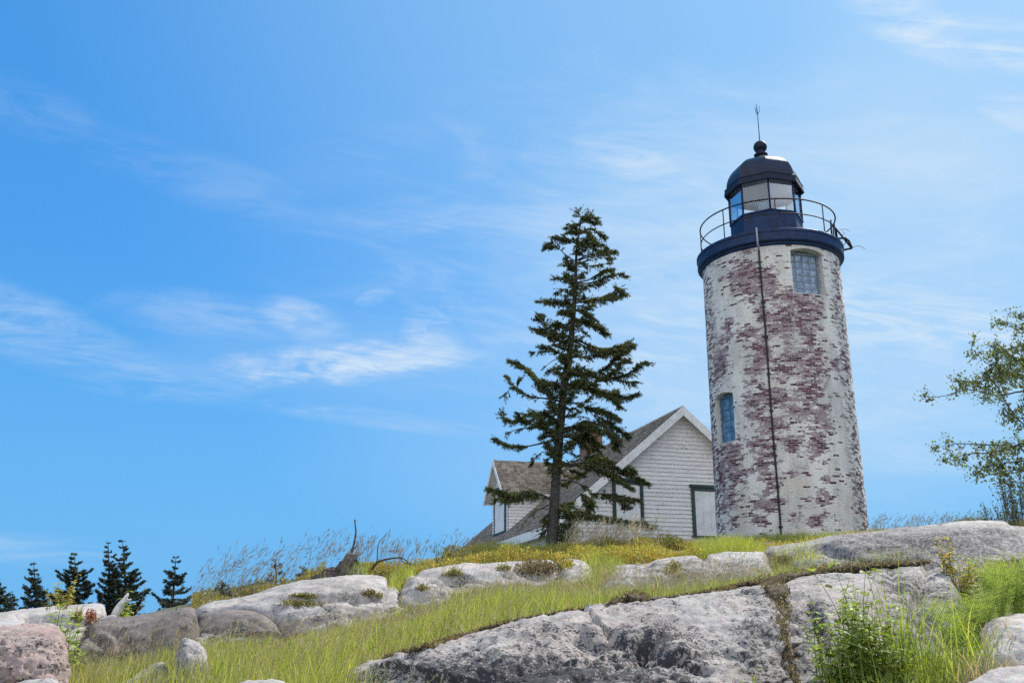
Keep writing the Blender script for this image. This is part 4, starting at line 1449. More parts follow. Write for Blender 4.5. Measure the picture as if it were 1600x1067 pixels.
# chimney on the ridge
def m_chim():
    m, t, b = new_mat('red chimney brick')
    tc = t.n('ShaderNodeTexCoord')
    br = t.n('ShaderNodeTexBrick', Vector=t.n('ShaderNodeMapping', Vector=tc.outputs['Object'], Rotation=(R(90), 0, 0)), Scale=1.0, Color1=(.13, .038, .027), Color2=(.20, .065, .045), Mortar=(.34, .30, .27))
    br.inputs['Mortar Size'].default_value = .008
    br.inputs['Brick Width'].default_value = .21
    br.inputs['Row Height'].default_value = .07
    t.put(b.inputs['Base Color'], br.outputs['Color'])
    b.inputs['Roughness'].default_value = .9
    t.put(b.inputs['Normal'], t.n('ShaderNodeBump', Strength=.6, Distance=.01, Height=br.outputs['Fac']))
    return m


mb = MB()
mb.box((-.30, 9.9, HT - .6), (.55, 10.75, HT + .92))
mb.box((-.35, 9.85, HT + .922), (.60, 10.80, HT + 1.05))
mb.box((-.31, 9.89, HT + 1.052), (.56, 10.76, HT + 1.14))
mb.build('chimney', m_chim(), hs_)
#@@PART3
# ------------------------------------------------------------------ vegetation kit (all numpy)
class Soup:
    """collects many little faces into one foliage mesh"""
    def __init__(s):
        s.V, s.F3, s.F4, s.n = [], [], [], 0

    def tri(s, A, B, C):
        k = len(A)
        s.V += [np.stack([A, B, C], 1).reshape(-1, 3)]
        s.F3.append(np.arange(3 * k).reshape(k, 3) + s.n)
        s.n += 3 * k

    def quad(s, A, B, C, D):
        k = len(A)
        s.V += [np.stack([A, B, C, D], 1).reshape(-1, 3)]
        s.F4.append(np.arange(4 * k).reshape(k, 4) + s.n)
        s.n += 4 * k

    def mesh(s, V, F4=None, F3=None):
        s.V.append(V)
        if F4 is not None: s.F4.append(F4 + s.n)
        if F3 is not None: s.F3.append(F3 + s.n)
        s.n += len(V)

    def build(s, name, mat, parent=None, origin=None, smooth=False):
        fs = []
        if s.F4: fs.append(np.concatenate(s.F4))
        if s.F3: fs.append(np.concatenate(s.F3))
        return np_mesh(name, np.concatenate(s.V), fs, mat, parent, origin, smooth)


def unit(a):
    return a / (np.linalg.norm(a, axis=-1, keepdims=True) + 1e-9)


def add_needles(sp, p0, d, L, n, nl, nw):
    k = len(p0)
    t = rng.random((k, n))
    pos = p0[:, None] + d[:, None] * (L[:, None] * t)[..., None]
    rv = rng.normal(size=(k, n, 3))
    rv -= (rv * d[:, None]).sum(-1, keepdims=True) * d[:, None]
    nd = unit(.62 * d[:, None] + .85 * unit(rv))
    sd = unit(np.cross(nd, rng.normal(size=(k, n, 3))))
    ln = nl * (.6 + .7 * rng.random((k, n, 1)))
    A = (pos - sd * nw / 2).reshape(-1, 3)
    B = (pos + sd * nw / 2).reshape(-1, 3)
    C = (pos + nd * ln).reshape(-1, 3)
    sp.tri(A, B, C)


def add_leaves(sp, pos, size, aspect=.62, flat=.0):
    k = len(pos)
    d = rng.normal(size=(k, 3))
    d[:, 2] *= 1 - flat
    d = unit(d)
    q = rng.normal(size=(k, 3))
    q[:, 2] *= .3
    s = unit(np.cross(d, q))
    n = np.cross(d, s)
    z = size * (.6 + .8 * rng.random((k, 1)))
    bend = n * z * .12
    sp.quad(pos, pos + d * z * .5 + s * z * aspect / 2 + bend, pos + d * z, pos + d * z * .5 - s * z * aspect / 2 + bend)


def add_blades(sp, base, h, w_, ang, lean, la):
    """grass blades: base (n,3), height, width, facing angle, lean amount and lean heading"""
    n = len(base)
    sx_, sy_ = np.cos(ang), np.sin(ang)
    S = np.stack([sx_, sy_, 0 * sx_], 1)
    Ld = np.stack([np.cos(la), np.sin(la), 0 * la], 1)
    vs_ = []
    for f, wf in ((0, 1.0), (.38, .9), (.72, .6)):
        c = base + Ld * (lean * h * f ** 2)[:, None]
        c[:, 2] += h * (f - .25 * lean * f ** 2)
        vs_ += [c - S * (w_ * wf / 2)[:, None], c + S * (w_ * wf / 2)[:, None]]
    c = base + Ld * (lean * h)[:, None]
    c[:, 2] += h * (1 - .25 * lean)
    vs_.append(c)
    V_ = np.stack(vs_, 1).reshape(-1, 3)
    o = np.arange(n) * 7
    q1 = np.stack([o, o + 1, o + 3, o + 2], 1)
    q2 = np.stack([o + 2, o + 3, o + 5, o + 4], 1)
    t3 = np.stack([o + 4, o + 5, o + 6], 1)
    sp.mesh(V_, np.concatenate([q1, q2]), t3)
    return c


def add_ribbons(sp, pts, w_):
    """thin stalks: pts (n,m,3)"""
    n, mm, _ = pts.shape
    S = unit(np.stack([rng.normal(size=n), rng.normal(size=n), 0 * np.ones(n)], 1))[:, None]
    ww = w_ * np.linspace(1, .5, mm)[None, :, None] / 2
    V_ = np.stack([pts - S * ww, pts + S * ww], 2).reshape(-1, 3)
    o = (np.arange(n) * mm * 2)[:, None] + (np.arange(mm - 1) * 2)[None]
    o = o.ravel()
    sp.mesh(V_, np.stack([o, o + 1, o + 3, o + 2], 1))


def drops(x, y):
    z = np.empty(len(x))
    r_ = np.empty(len(x), bool)
    for i in range(len(x)):
        z[i], r_[i] = drop(x[i], y[i])
    return z, r_


def fan(n, px0, px1, d0, d1):
    """random spots on the ground between two bearings and two distances, even per area"""
    D = np.sqrt(rng.random(n) * (d1 ** 2 - d0 ** 2) + d0 ** 2)
    px = px0 + (px1 - px0) * rng.random(n)
    return px, (px - 800) / F * D / KG, D


# ------------------------------------------------------------------ spruces
def make_branch(wood, sp, pts, r0, dens=1.0, start=.25, tw=.26, nl=.06, nw=.017, nn=16, droop=.28):
    pts = catmull3(pts, max(6, int(3 + 6 * np.linalg.norm(pts[-1] - pts[0]))))
    n = len(pts)
    wood.tube(pts, list(np.linspace(r0, r0 * .22, n)), 5)
    L = np.linalg.norm(np.diff(pts, axis=0), axis=1)
    tot = L.sum()
    k = int(tot * 30 * dens)
    if k < 1 or dens <= 0: return
    t = start + (1 - start) * rng.random(k) ** .85
    cum = np.concatenate([[0], np.cumsum(L)]) / tot
    P0 = np.stack([np.interp(t, cum, pts[:, a]) for a in range(3)], 1)
    i = np.clip(np.searchsorted(cum, t) - 1, 0, n - 2)
    tg = unit(pts[i + 1] - pts[i])
    lat = unit(np.cross(tg, np.array([0, 0, 1.])))
    sgn = rng.choice([-1, 1], k)[:, None]
    d = unit(tg * (.35 + .6 * rng.random((k, 1))) + lat * sgn * (.25 + .8 * rng.random((k, 1))) + np.array([0, 0, 1.]) * (.22 - droop * 2.4 * rng.random((k, 1))))
    ln = tw * (.45 + .8 * rng.random(k)) * (1.15 - .55 * t)
    add_needles(sp, P0, d, ln, nn, nl, nw)


def catmull3(pts, n):
    p = np.asarray(pts, float)
    k = len(p)
    if k == 2:
        t = np.linspace(0, 1, n)[:, None]
        return p[0] * (1 - t) + p[1] * t
    e = np.vstack([2 * p[0] - p[1], p, 2 * p[-1] - p[-2]])
    L = np.concatenate([[0], np.cumsum(np.linalg.norm(np.diff(p, axis=0), axis=1))])
    s = np.linspace(0, L[-1], n)
    i = np.clip(np.searchsorted(L, s, side='right') - 1, 0, k - 2)
    t = ((s - L[i]) / (L[i + 1] - L[i] + 1e-9))[:, None]
    a, b, c, d = e[i], e[i + 1], e[i + 2], e[i + 3]
    return .5 * (2 * b + (c - a) * t + (2 * a - 5 * b + 4 * c - d) * t ** 2 + (3 * b - a - 3 * c + d) * t ** 3)


SD = 26.0
TR = [(860, 868), (862, 850), (866, 800), (870, 732), (876, 660), (884, 585), (889, 565), (895, 503), (899, 446), (901, 390), (907, 348), (909, 338)]


def trunk_px(py):
    a = np.array(TR, float)
    return np.interp(-py, -a[:, 1], a[:, 0])


def A3(x, y): return (760 + x / 3.557, 320 + y / 3.557)
def A8(x, y): return (760 + x / 3.336, 540 + y / 3.336)


BR = []   # (points, density, start, droop)
for pts, dn, st, dr in [
    ([(520, 80), (560, 62), (612, 78)], 1.7, .0, .1), ([(520, 70), (505, 60)], 1.5, 0, .1), ([(515, 110), (470, 118), (440, 132)], 1.5, .1, .2), ([(525, 95), (580, 92), (618, 100)], 1.6, .0, .2), ([(520, 150), (590, 140), (660, 182)], 1.9, .1, .25),
    ([(515, 165), (470, 150), (440, 160)], 1.2, .1, .2), ([(505, 215), (440, 190), (378, 178)], 1.6, .2, .3), ([(490, 312), (440, 280), (395, 240), (322, 238)], .9, .5, .25), ([(395, 242), (350, 225), (322, 235)], 1.6, .0, .2),
    ([(515, 230), (580, 215), (645, 228)], 1.5, .15, .2), ([(510, 310), (570, 290), (640, 280), (690, 265), (726, 258)], 1.5, .3, .4), ([(640, 282), (680, 300), (700, 290)], 1.4, .0, .4), ([(510, 345), (590, 340), (668, 328)], 1.0, .2, .3),
    ([(490, 345), (460, 335), (432, 338)], 1.2, .2, .2), ([(485, 450), (430, 420), (378, 406)], 1.1, .25, .3), ([(480, 480), (420, 470), (384, 492)], 1.0, .2, .4), ([(478, 400), (440, 390), (430, 402)], 1.2, .1, .3),
    ([(505, 440), (590, 432), (670, 400), (735, 385), (776, 396)], 1.5, .35, .35), ([(505, 450), (580, 450), (660, 432)], 1.0, .2, .3), ([(500, 545), (600, 530), (690, 520), (768, 500)], 1.9, .15, .3), ([(690, 525), (735, 480), (760, 500)], 1.6, .0, .3),
    ([(480, 565), (420, 545), (350, 540), (286, 538)], 1.5, .15, .25), ([(475, 580), (420, 590), (405, 606)], .9, .2, .4), ([(500, 560), (560, 570), (590, 560)], 1.0, .1, .4),
    ([(490, 590), (550, 600), (605, 640)], 2.0, .1, .2), ([(490, 640), (570, 660), (640, 690), (676, 730)], 1.9, .15, .3), ([(468, 700), (400, 660), (330, 690), (262, 692)], 1.6, .15, .2), ([(335, 690), (300, 650), (276, 640)], 1.5, .0, .1), ([(465, 740), (400, 730), (345, 720)], 1.5, .15, .4),
    ([(480, 720), (520, 700), (560, 720)], .6, .4, .2), ([(462, 800), (420, 760), (350, 742)], 1.3, .2, .35), ([(450, 855), (395, 815), (330, 795), (300, 790)], 1.3, .35, .3), ([(395, 818), (320, 812), (258, 818)], .6, .3, .4), ([(440, 870), (385, 858), (312, 910)], .08, .6, .2),
    ([(480, 740), (560, 775), (650, 800), (740, 790), (815, 780)], 1.6, .2, .4), ([(740, 800), (780, 770), (812, 776)], 1.4, .0, .2), ([(640, 800), (700, 830), (735, 845)], 1.4, .1, .4), ([(480, 850), (560, 840), (650, 830)], 1.3, .15, .4), ([(450, 920), (400, 905), (335, 925)], 1.2, .15, .35),
    ([(465, 930), (540, 910), (600, 950)], 1.5, .1, .4), ([(600, 985), (700, 965), (800, 930), (860, 885), (902, 880)], 1.6, .1, .35), ([(465, 1000), (530, 1000), (610, 985)], .4, .4, .3), ([(700, 960), (770, 980), (838, 985)], 1.1, .2, .5),
    ([(430, 1010), (340, 985), (270, 960), (200, 895), (128, 868)], 1.7, .12, .25), ([(270, 965), (290, 1000), (330, 1030)], 1.5, .1, .4)]:
    BR.append(([A3(*p) for p in pts], dn, st, dr))
for pts, dn, st, dr in [
    ([(380, 288), (310, 275), (230, 265), (160, 225), (130, 200), (104, 158)], .8, .35, .25), ([(160, 225), (165, 195), (178, 178)], 1.4, .1, .1), ([(140, 215), (110, 240), (92, 270)], .4, .2, .4),
    ([(372, 390), (300, 360), (230, 350), (150, 390), (98, 380), (84, 346)], 1.6, .15, .35), ([(370, 400), (300, 400), (240, 420)], 1.5, .2, .45), ([(362, 445), (280, 425), (190, 430), (110, 455), (94, 484)], .12, .5, .3),
    ([(352, 480), (320, 470), (285, 480)], 1.4, .1, .3), ([(350, 492), (280, 510), (200, 525), (120, 520), (46, 484)], 1.3, .45, .35), ([(345, 570), (300, 552), (262, 575), (235, 620)], .45, .5, .5), ([(262, 575), (250, 560), (235, 600)], .3, .2, .5),
    ([(340, 800), (270, 770), (180, 765), (100, 775), (10, 742)], 1.9, .22, .5), ([(200, 770), (120, 790), (45, 800)], 1.6, .1, .5), ([(325, 830), (260, 860), (195, 915)], .12, .4, .3), ([(320, 850), (270, 850), (230, 880)], .1, .4, .3),
    ([(428, 150), (520, 160), (600, 130), (680, 60), (760, 5)], 1.4, .25, .4), ([(425, 205), (520, 215), (640, 250), (720, 270), (780, 252)], 1.9, .15, .4), ([(620, 250), (680, 290), (700, 320)], 1.7, .1, .5), ([(420, 215), (500, 185), (570, 205)], 1.8, .1, .3), ([(440, 160), (520, 140), (590, 165)], 1.3, .1, .3),
    ([(405, 380), (450, 330), (500, 310), (545, 270)], .25, .6, .2), ([(415, 315), (450, 350), (500, 370)], .2, .4, .2), ([(420, 295), (480, 300), (530, 285)], .5, .3, .3), ([(510, 320), (580, 330), (640, 350), (690, 380)], 2.1, .0, .4), ([(560, 360), (640, 400), (700, 440), (742, 470)], 2.1, .1, .5), ([(640, 430), (680, 480), (690, 545)], 1.6, .1, .6),
    ([(400, 430), (480, 420), (560, 420), (620, 450)], 2.0, .2, .5), ([(450, 430), (520, 400), (600, 410)], 1.8, .1, .4), ([(390, 470), (430, 460), (460, 480)], 1.4, .1, .3), ([(390, 545), (440, 560), (490, 580)], .3, .4, .3),
    ([(385, 600), (440, 620), (520, 610), (620, 620), (700, 650), (780, 690), (838, 715)], 1.9, .25, .35), ([(520, 600), (580, 590), (650, 610)], 2.2, .0, .3), ([(560, 640), (640, 660), (700, 690)], 2.0, .0, .4), ([(680, 660), (740, 640), (770, 655)], 1.6, .1, .3), ([(420, 640), (470, 660), (500, 670)], 1.1, .1, .4),
    ([(390, 700), (450, 705), (510, 735), (550, 770), (600, 790)], .5, .5, .3), ([(490, 770), (540, 800), (560, 830)], 1.6, .0, .5), ([(560, 770), (640, 775), (720, 790), (795, 805)], 1.6, .2, .5), ([(690, 790), (720, 820), (740, 845)], 1.3, .1, .5),
    ([(375, 830), (410, 835), (448, 838)], 1.6, .1, .3), ([(370, 900), (440, 895), (520, 885), (590, 890)], 1.9, .2, .4), ([(370, 920), (430, 940), (470, 960)], .6, .3, .4), ([(365, 960), (420, 965), (480, 1000)], .15, .4, .3), ([(365, 870), (400, 880), (440, 870)], .9, .2, .4),
    ([(480, 885), (560, 892), (640, 905), (750, 920), (868, 940)], 1.5, .1, .3), ([(362, 930), (410, 940), (450, 930)], 1.6, .1, .4), ([(362, 985), (400, 985), (430, 1000)], 1.5, .15, .3), ([(360, 850), (410, 852), (450, 870)], 1.6, .1, .4), ([(345, 870), (320, 880), (300, 900)], 1.2, .2, .4), ([(355, 900), (325, 910), (300, 932)], 1.3, .1, .4), ([(350, 950), (320, 962), (288, 985)], 1.2, .1, .4), ([(370, 955), (410, 965), (452, 978)], 1.5, .1, .4), ([(365, 1010), (400, 1018), (432, 1036)], 1.4, .1, .3), ([(400, 470), (470, 465), (540, 480), (600, 525)], 1.8, .25, .5), ([(470, 440), (540, 470), (585, 545)], 1.8, .1, .5), ([(320, 940), (270, 960), (230, 970)], .1, .4, .3), ([(365, 1000), (400, 1010), (440, 1005)], .1, .4, .3)]:
    BR.append(([A8(*p) for p in pts], dn, st, dr))
base = P(861, 858, SD)
spr = tag(empty('spruce_tree', base), 'tall ragged spruce with bare lower trunk standing in front of the house', 'tree')
wood, nee = MB(), Soup()
tp = np.array([P(x, y, SD) for x, y in TR])
hgt = (tp[:, 2] - tp[0, 2]) / (tp[-1, 2] - tp[0, 2])
wood.tube(catmull3(tp, 40), list(np.interp(np.linspace(0, 1, 40), [0, .03, .2, .6, 1], [.20, .165, .135, .085, .012])), 10)
for pts, dn, st, dr in BR:
    L = math.hypot(pts[-1][0] - pts[0][0], pts[-1][1] - pts[0][1]) / F * SD
    for twin in range(2 if dn > 1.4 else 1):
        yo = L * (random.uniform(-.75, .75) if not twin else random.choice((-1, 1)) * random.uniform(.3, .9))
        # sub-branches that leave another branch keep a small offset; roots on the trunk start at its depth
        root_off = 0 if abs(pts[0][0] - trunk_px(pts[0][1])) < 22 else random.uniform(-.25, .25)
        sh = random.uniform(.60, .88) if twin else 1.0
        up_ = random.uniform(-9, 9) if twin else 0.0
        q = []
        for i, p in enumerate(pts):
            f = i / max(1, len(pts) - 1)
            q.append(P(pts[0][0] + (p[0] - pts[0][0]) * sh, p[1] + up_ * (.3 + .7 * f), SD + root_off + yo * f))
        make_branch(wood, nee, np.array(q), .012 + .011 * min(2, L), dn * np.interp(pts[0][1], [340, 420, 560], [1.15, .95, 1.45]), st * .9, .29, .066, .020, 26, dr * 1.1)
# boughs pointing towards and away from the viewer
for k in range(80):
    f = .20 + .78 * (k + random.random() * .6) / 80
    py = np.interp(f, hgt, [p[1] for p in TR])
    c = P(trunk_px(py), py, SD)
    away = random.choice((-1, 1))
    a = away * R(90) + R(random.uniform(-32, 32))
    L = random.uniform(.45, 1.0) * (1.75 * (1 - f) + .28)
    d = np.array([math.cos(a), math.sin(a), 0])
    q = np.array([c, c + d * L * .5 + (0, 0, -.06 * L), c + d * L + (0, 0, .10 * L)])
    make_branch(wood, nee, q, .012 + .010 * L, random.choice((.4, 1.3, 1.7)), .3, .22, .06, .019, 20, .3)
for k in range(46):
    f = .24 + .72 * (k + random.random()) / 46
    py = np.interp(f, hgt, [p[1] for p in TR])
    c = P(trunk_px(py), py, SD)
    a = R(-90) + R(random.uniform(-55, 55))
    L = random.uniform(.3, .65)
    d = np.array([math.cos(a), math.sin(a), 0])
    make_branch(wood, nee, np.array([c, c + d * L * .5 + (0, 0, -.05), c + d * L + (0, 0, .02)]), .014, 1.7, .15, .20, .06, .019, 20, .4)
# bare snags along the lower trunk
for k in range(34):
    f = .05 + .6 * random.random()
    py = np.interp(f, hgt, [p[1] for p in TR])
    c = P(trunk_px(py), py, SD)
    a = random.uniform(0, 6.28)
    L = random.uniform(.2, .7)
    d = np.array([math.cos(a), math.sin(a), random.uniform(-.4, .1)])
    wood.tube([c, c + d * L * .6, c + d * L + (0, 0, -.05)], [.012, .008, .004], 4)
for o in (wood.build('trunk', M_BARK, None, smooth=True, loc=None), ):
    for v_ in o.data.vertices: v_.co = v_.co - Vector(base)
    o.parent = spr
nee.build('crown', M_NEEDLE, spr, origin=base)
for ch in spr.children: ch.location = (0, 0, 0)


def conifer(label, px, top, bot, D, half, full=1.0, lean=0.0, seed=0, gap=.0, mat=M_NEEDLE_FAR, group='dark spruces beyond the slab', name='spruce_tree', gapside=0):
    """a young spruce: whorls of boughs round a stem; half = widest half width in the photograph's pixels"""
    rs = random.Random(seed)
    b_, t_ = P(px, bot, D), P(px + lean, top, D)
    H = t_[2] - b_[2]
    Rm = half / F * D
    o = tag(empty(name, b_), label, 'tree', group)
    wood, sp = MB(), Soup()
    wood.tube([(0, 0, -.3), (0, 0, H * .5), (t_[0] - b_[0], 0, H)], [.05 * H ** .5, .03 * H ** .5, .006], 6)
    k = max(7, int(H / .17))
    sc = max(.6, min(1.4, D / 40))
    for i in range(k):
        f = (i + rs.random() * .7) / k
        rr_ = Rm * ((1 - f) ** .85) * rs.uniform(.5, 1.2) + .02
        for j in range(6 if f < .75 else 4):
            if rs.random() < gap: continue
            a = rs.uniform(0, 6.283)
            r1 = rr_ * rs.uniform(.5, 1.2) * (1.35 if rs.random() < .14 else 1)
            if gapside and math.cos(a) * gapside > 0: r1 *= .62
            c = np.array([(t_[0] - b_[0]) * max(0, f - .5) * 2, 0, H * f])
            d = np.array([math.cos(a), math.sin(a), 0])
            q = np.array([c, c + d * r1 * .55 + (0, 0, -.05 * r1), c + d * r1 + (0, 0, .22 * r1)])
            make_branch(wood, sp, q, .010 + .008 * r1, full * 1.8, .12, .30 * sc * (.35 + .65 * (1 - f)), .10 * sc * (.5 + .5 * (1 - f)), .034 * sc, 12, .22)
    sp.quad(*[np.array([[0, 0, H]])] * 4) if False else None
    wood.build('trunk', M_BARK, o)
    sp.build('crown', mat, o)
    return o


conifer('dark young spruce cut by the left edge of the photo', -14, 886, 985, 40, 30, 1.0, 0, 1)
conifer('small dark spruce just right of the left edge, low and bushy', 16, 925, 990, 38, 18, 1.2, 0, 2)
conifer('slim pointed dark spruce with wide lower boughs, second tall one from the left', 50, 878, 985, 40, 42, .85, 2, 3, .12)
conifer('low round dark spruce between the pointed one and the dense one', 64, 930, 985, 39, 22, 1.3, 0, 4)
conifer('broad dense dark green spruce, the fullest of the distant group', 112, 862, 985, 41, 52, 1.35, 4, 5, .0)
conifer('narrow dark spruce leaning against the tallest distant spruce', 163, 846, 985, 42, 22, 1.0, 6, 6, .1)
conifer('tallest dark spruce of the distant group, ragged on its right side', 188, 843, 985, 42, 48, 1.1, 3, 7, .12, gapside=0)
conifer('thin lone dark spruce right of the distant group', 266, 868, 975, 40, 34, .8, 9, 8, .25)
conifer('low dark spruce at the foot of the lone thin spruce', 268, 918, 975, 39, 34, .8, 0, 9, .2)
conifer('knee high spruce seedling at the left end of the olive mat', 346, 905, 945, 17, 12, 1.0, 0, 10, group='spruce seedlings on the ledge', name='spruce_seedling', mat=M_NEEDLE)
conifer('taller spruce seedling in the hair grass at the middle of the olive mat', 430, 873, 915, 17.4, 11, .7, 0, 11, .3, group='spruce seedlings on the ledge', name='spruce_seedling', mat=M_NEEDLE)
conifer('spruce seedling left of the weathered stump', 473, 885, 912, 17.4, 9, .8, 0, 12, .2, group='spruce seedlings on the ledge', name='spruce_seedling', mat=M_NEEDLE)

# ------------------------------------------------------------------ birch at the right edge
BD = 23.0
bb = P(1712, 850, BD)
bt = tag(empty('birch_tree', bb), 'airy small-leaved birch reaching in from the right edge', 'tree')
wood, lf = MB(), Soup()
wood.tube([P(1712, 855, BD), P(1705, 760, BD), P(1700, 660, BD), P(1690, 560, BD), P(1672, 470, BD)], [.12, .10, .08, .05, .015], 8)
LIMBS = [[(1702, 690), (1650, 628), (1600, 595), (1565, 578), (1545, 570), (1518, 545)], [(1700, 660), (1650, 620), (1600, 611), (1560, 618), (1512, 608), (1480, 618), (1452, 620)], [(1704, 730), (1650, 705), (1600, 664), (1575, 634), (1555, 600), (1538, 588)],
         [(1703, 720), (1650, 700), (1600, 697), (1548, 695), (1495, 693), (1466, 699)], [(1703, 720), (1650, 695), (1600, 693), (1555, 706), (1505, 710), (1490, 722)], [(1694, 600), (1640, 545), (1600, 515), (1568, 503)], [(1692, 580), (1640, 520), (1605, 500), (1590, 490)],
         [(1705, 760), (1650, 745), (1610, 735), (1575, 735), (1545, 742)], [(1705, 750), (1650, 725), (1600, 720), (1560, 725), (1535, 730)], [(1694, 590), (1640, 560), (1600, 560), (1560, 575)], [(1690, 560), (1720, 500), (1740, 470)], [(1700, 660), (1760, 600), (1800, 590)], [(1704, 740), (1770, 690), (1830, 680)], [(1700, 690), (1660, 640), (1620, 625), (1590, 640), (1570, 650)],
         [(1690, 560), (1650, 540), (1610, 540), (1575, 545), (1550, 560)], [(1703, 705), (1760, 650), (1790, 560)], [(1705, 765), (1640, 765), (1600, 755), (1580, 752)], [(1660, 628), (1620, 590), (1580, 555), (1555, 545)], [(1640, 600), (1590, 585), (1540, 595), (1500, 595)]]
for pts in LIMBS:
    yo = random.uniform(-1.1, 1.1)
    m_ = len(pts)
    q = np.array([P(p[0], p[1], BD + yo * i / (m_ - 1)) for i, p in enumerate(pts)])
    q = catmull3(q, 18)
    wood.tube(q, list(np.linspace(.032, .006, 18)), 5)
    for i in range(5, 18):
        for r_ in range(2):
            if random.random() < .25: continue
            c = q[i]
            tg = unit(q[min(i + 1, 17)] - q[i - 1])
            d = unit(tg * .7 + rng.normal(size=3) * .6)
            L = random.uniform(.12, .42) * (1.1 - .3 * i / 18)
            e = c + d * L + np.array([0, 0, -.04])
            wood.tube([c, c + d * L * .5 + (0, 0, .02), e], [.008, .006, .003], 4)
            k = int(12 + 62 * L * random.random() ** .6)
            tt = .25 + .8 * rng.random((k, 1))
            pos = c + (e - c) * tt + rng.normal(size=(k, 3)) * .055
            add_leaves(lf, pos, .076, .68)
            for s_ in range(2):
                e2 = e + unit(d + rng.normal(size=3) * .7) * random.uniform(.08, .22)
                wood.tube([e - d * L * random.random() * .5, e2], [.004, .002], 3)
                add_leaves(lf, e2 + rng.normal(size=(4, 3)) * .05, .058, .62)
o = wood.build('trunk', M_TWIG, None, smooth=True)
for v_ in o.data.vertices: v_.co = v_.co - Vector(bb)
o.parent = bt
lf.build('crown', M_BIRCH, bt, origin=bb).location = (0, 0, 0)


def shrub(name, label, spots, D, hpx, n, leaf, mat, cat='shrub', group=None, stem_mat=None, spread=.25, aspect=.6, per=16):
    """loose shrub: arching stems with leaves, spots = list of bearings (px, py of the foot)"""
    b0 = np.mean([P(x, y, D) for x, y in spots], axis=0)
    z, _ = drop(b0[0], b0[1])
    b0[2] = z
    o = tag(empty(name, b0), label, cat, group)
    wood, sp = MB(), Soup()
    for i in range(n):
        x, y = random.choice(spots)
        c = P(x + random.uniform(-6, 6), y, D + random.uniform(-.15, .15))
        zz_, _ = drop(c[0], c[1])
        c[2] = min(c[2], zz_)
        c = c - b0
        H = hpx / F * D * random.uniform(.55, 1.1) + (0 if True else 0)
        a = random.uniform(0, 6.283)
        d = np.array([math.cos(a), math.sin(a), 0]) * random.uniform(0, spread)
        q = catmull3(np.array([c, c + d * H * .4 + (0, 0, H * .6), c + d * H + (0, 0, H)]), 8)
        wood.tube(q, list(np.linspace(.006, .002, 8)), 4)
        k = per
        t = .3 + .75 * rng.random(k)
        i_ = np.clip((t * 7).astype(int), 0, 7)
        pos = q[i_] + rng.normal(size=(k, 3)) * leaf * .5
        add_leaves(sp, pos, leaf, aspect, .3)
    wood.build('stem', stem_mat or M_TWIG, o)
    sp.build('leaves', mat, o)
    return o


shrub('shrub', 'small loose shrub on the right skyline beneath the birch', [(1548, 818), (1565, 818), (1580, 816)], 19.6, 46, 26, .05, M_BIRCH, per=9, spread=.5)
shrub('shrub', 'dark leafy shrub at the right edge below the birch crown', [(1580, 822), (1595, 824), (1612, 828)], 20.2, 92, 70, .05, M_BIRCH, per=10, spread=.5)
shrub('shrub', 'small leafy sprig at the foot of the roof edge', [(688, 872), (700, 870)], 17.8, 34, 9, .055, M_BIRCH, per=7, spread=.6)

# ------------------------------------------------------------------ meadow grass
g = Soup()
px, x, y = fan(92000, 40, 1290, 5.4, 15.0)
z, rk_ = drops(x, y)
pn = np.stack([x, y, 0 * x], 1)
cl_ = fbm(pn * .9, 3)
cl2 = fbm(pn * 3.2 + 9, 2)
# thin out on rock, and on the bare strip in front of the ledges
keep = (~rk_) & (rng.random(len(x)) < .80 + .3 * cl_)
keep &= ~((px < 110) & (y > 8.2))
keep &= ~((px > 500) & (y > 12.6) & (rng.random(len(x)) < .55))
keep &= ~((px < 300) & (rng.random(len(x)) < .45))
keep &= ~((px > 1180) & (y < 8.6))
x, y, z, cl_, cl2, px = x[keep], y[keep], z[keep], cl_[keep], cl2[keep], px[keep]
h = (.27 + .10 * cl_ + .07 * cl2) * (.55 + .75 * rng.random(len(x)))
h *= np.interp(px, [40, 150, 350, 700, 950, 1200], [.75, .8, 1.15, 1.1, .9, .62]) * np.interp(y, [5.4, 8, 10.5, 13, 15], [1.15, 1.1, .95, .62, .5])
la = R(25) + rng.normal(size=len(x)) * 1.3
add_blades(g, np.stack([x, y, z - .02], 1), h, (.0032 + .0042 * rng.random(len(x))) * np.interp(y, [5, 9, 14], [.9, 1.15, 1.5]), rng.random(len(x)) * 6.28, .15 + .5 * rng.random(len(x)) ** 2, la)
tag(g.build('meadow_grass', M_GRASS, origin=(0, 10, 0)), 'tall yellow green grass filling the hollow between the foreground outcrop and the ledges', 'grass', kind='stuff')


# the same meadow carried on beyond both edges of the view and down to the viewer's feet
g = Soup()
for n0, p0, p1, d0, d1, hh_ in ((26000, 1545, 2500, 4.5, 19, .26), (12000, -700, 40, 4.5, 13, .28), (9000, -200, 1800, 2.0, 4.8, .18)):
    px, x, y = fan(n0, p0, p1, d0, d1)
    z, rk_ = drops(x, y)
    kp = ~rk_ & ~((px < 1660) & (px > 1200) & (y > 4.8) & (y < 9.0))
    x, y, z = x[kp], y[kp], z[kp]
    n_ = len(x)
    add_blades(g, np.stack([x, y, z - .02], 1), hh_ * (.5 + .8 * rng.random(n_)), .006 + .005 * rng.random(n_), rng.random(n_) * 6.28, .2 + .5 * rng.random(n_), rng.random(n_) * 6.28)
tag(g.build('meadow_grass', M_GRASS, origin=(0, 8, 0)), 'meadow grass continuing past the rocks at both sides', 'grass', kind='stuff')

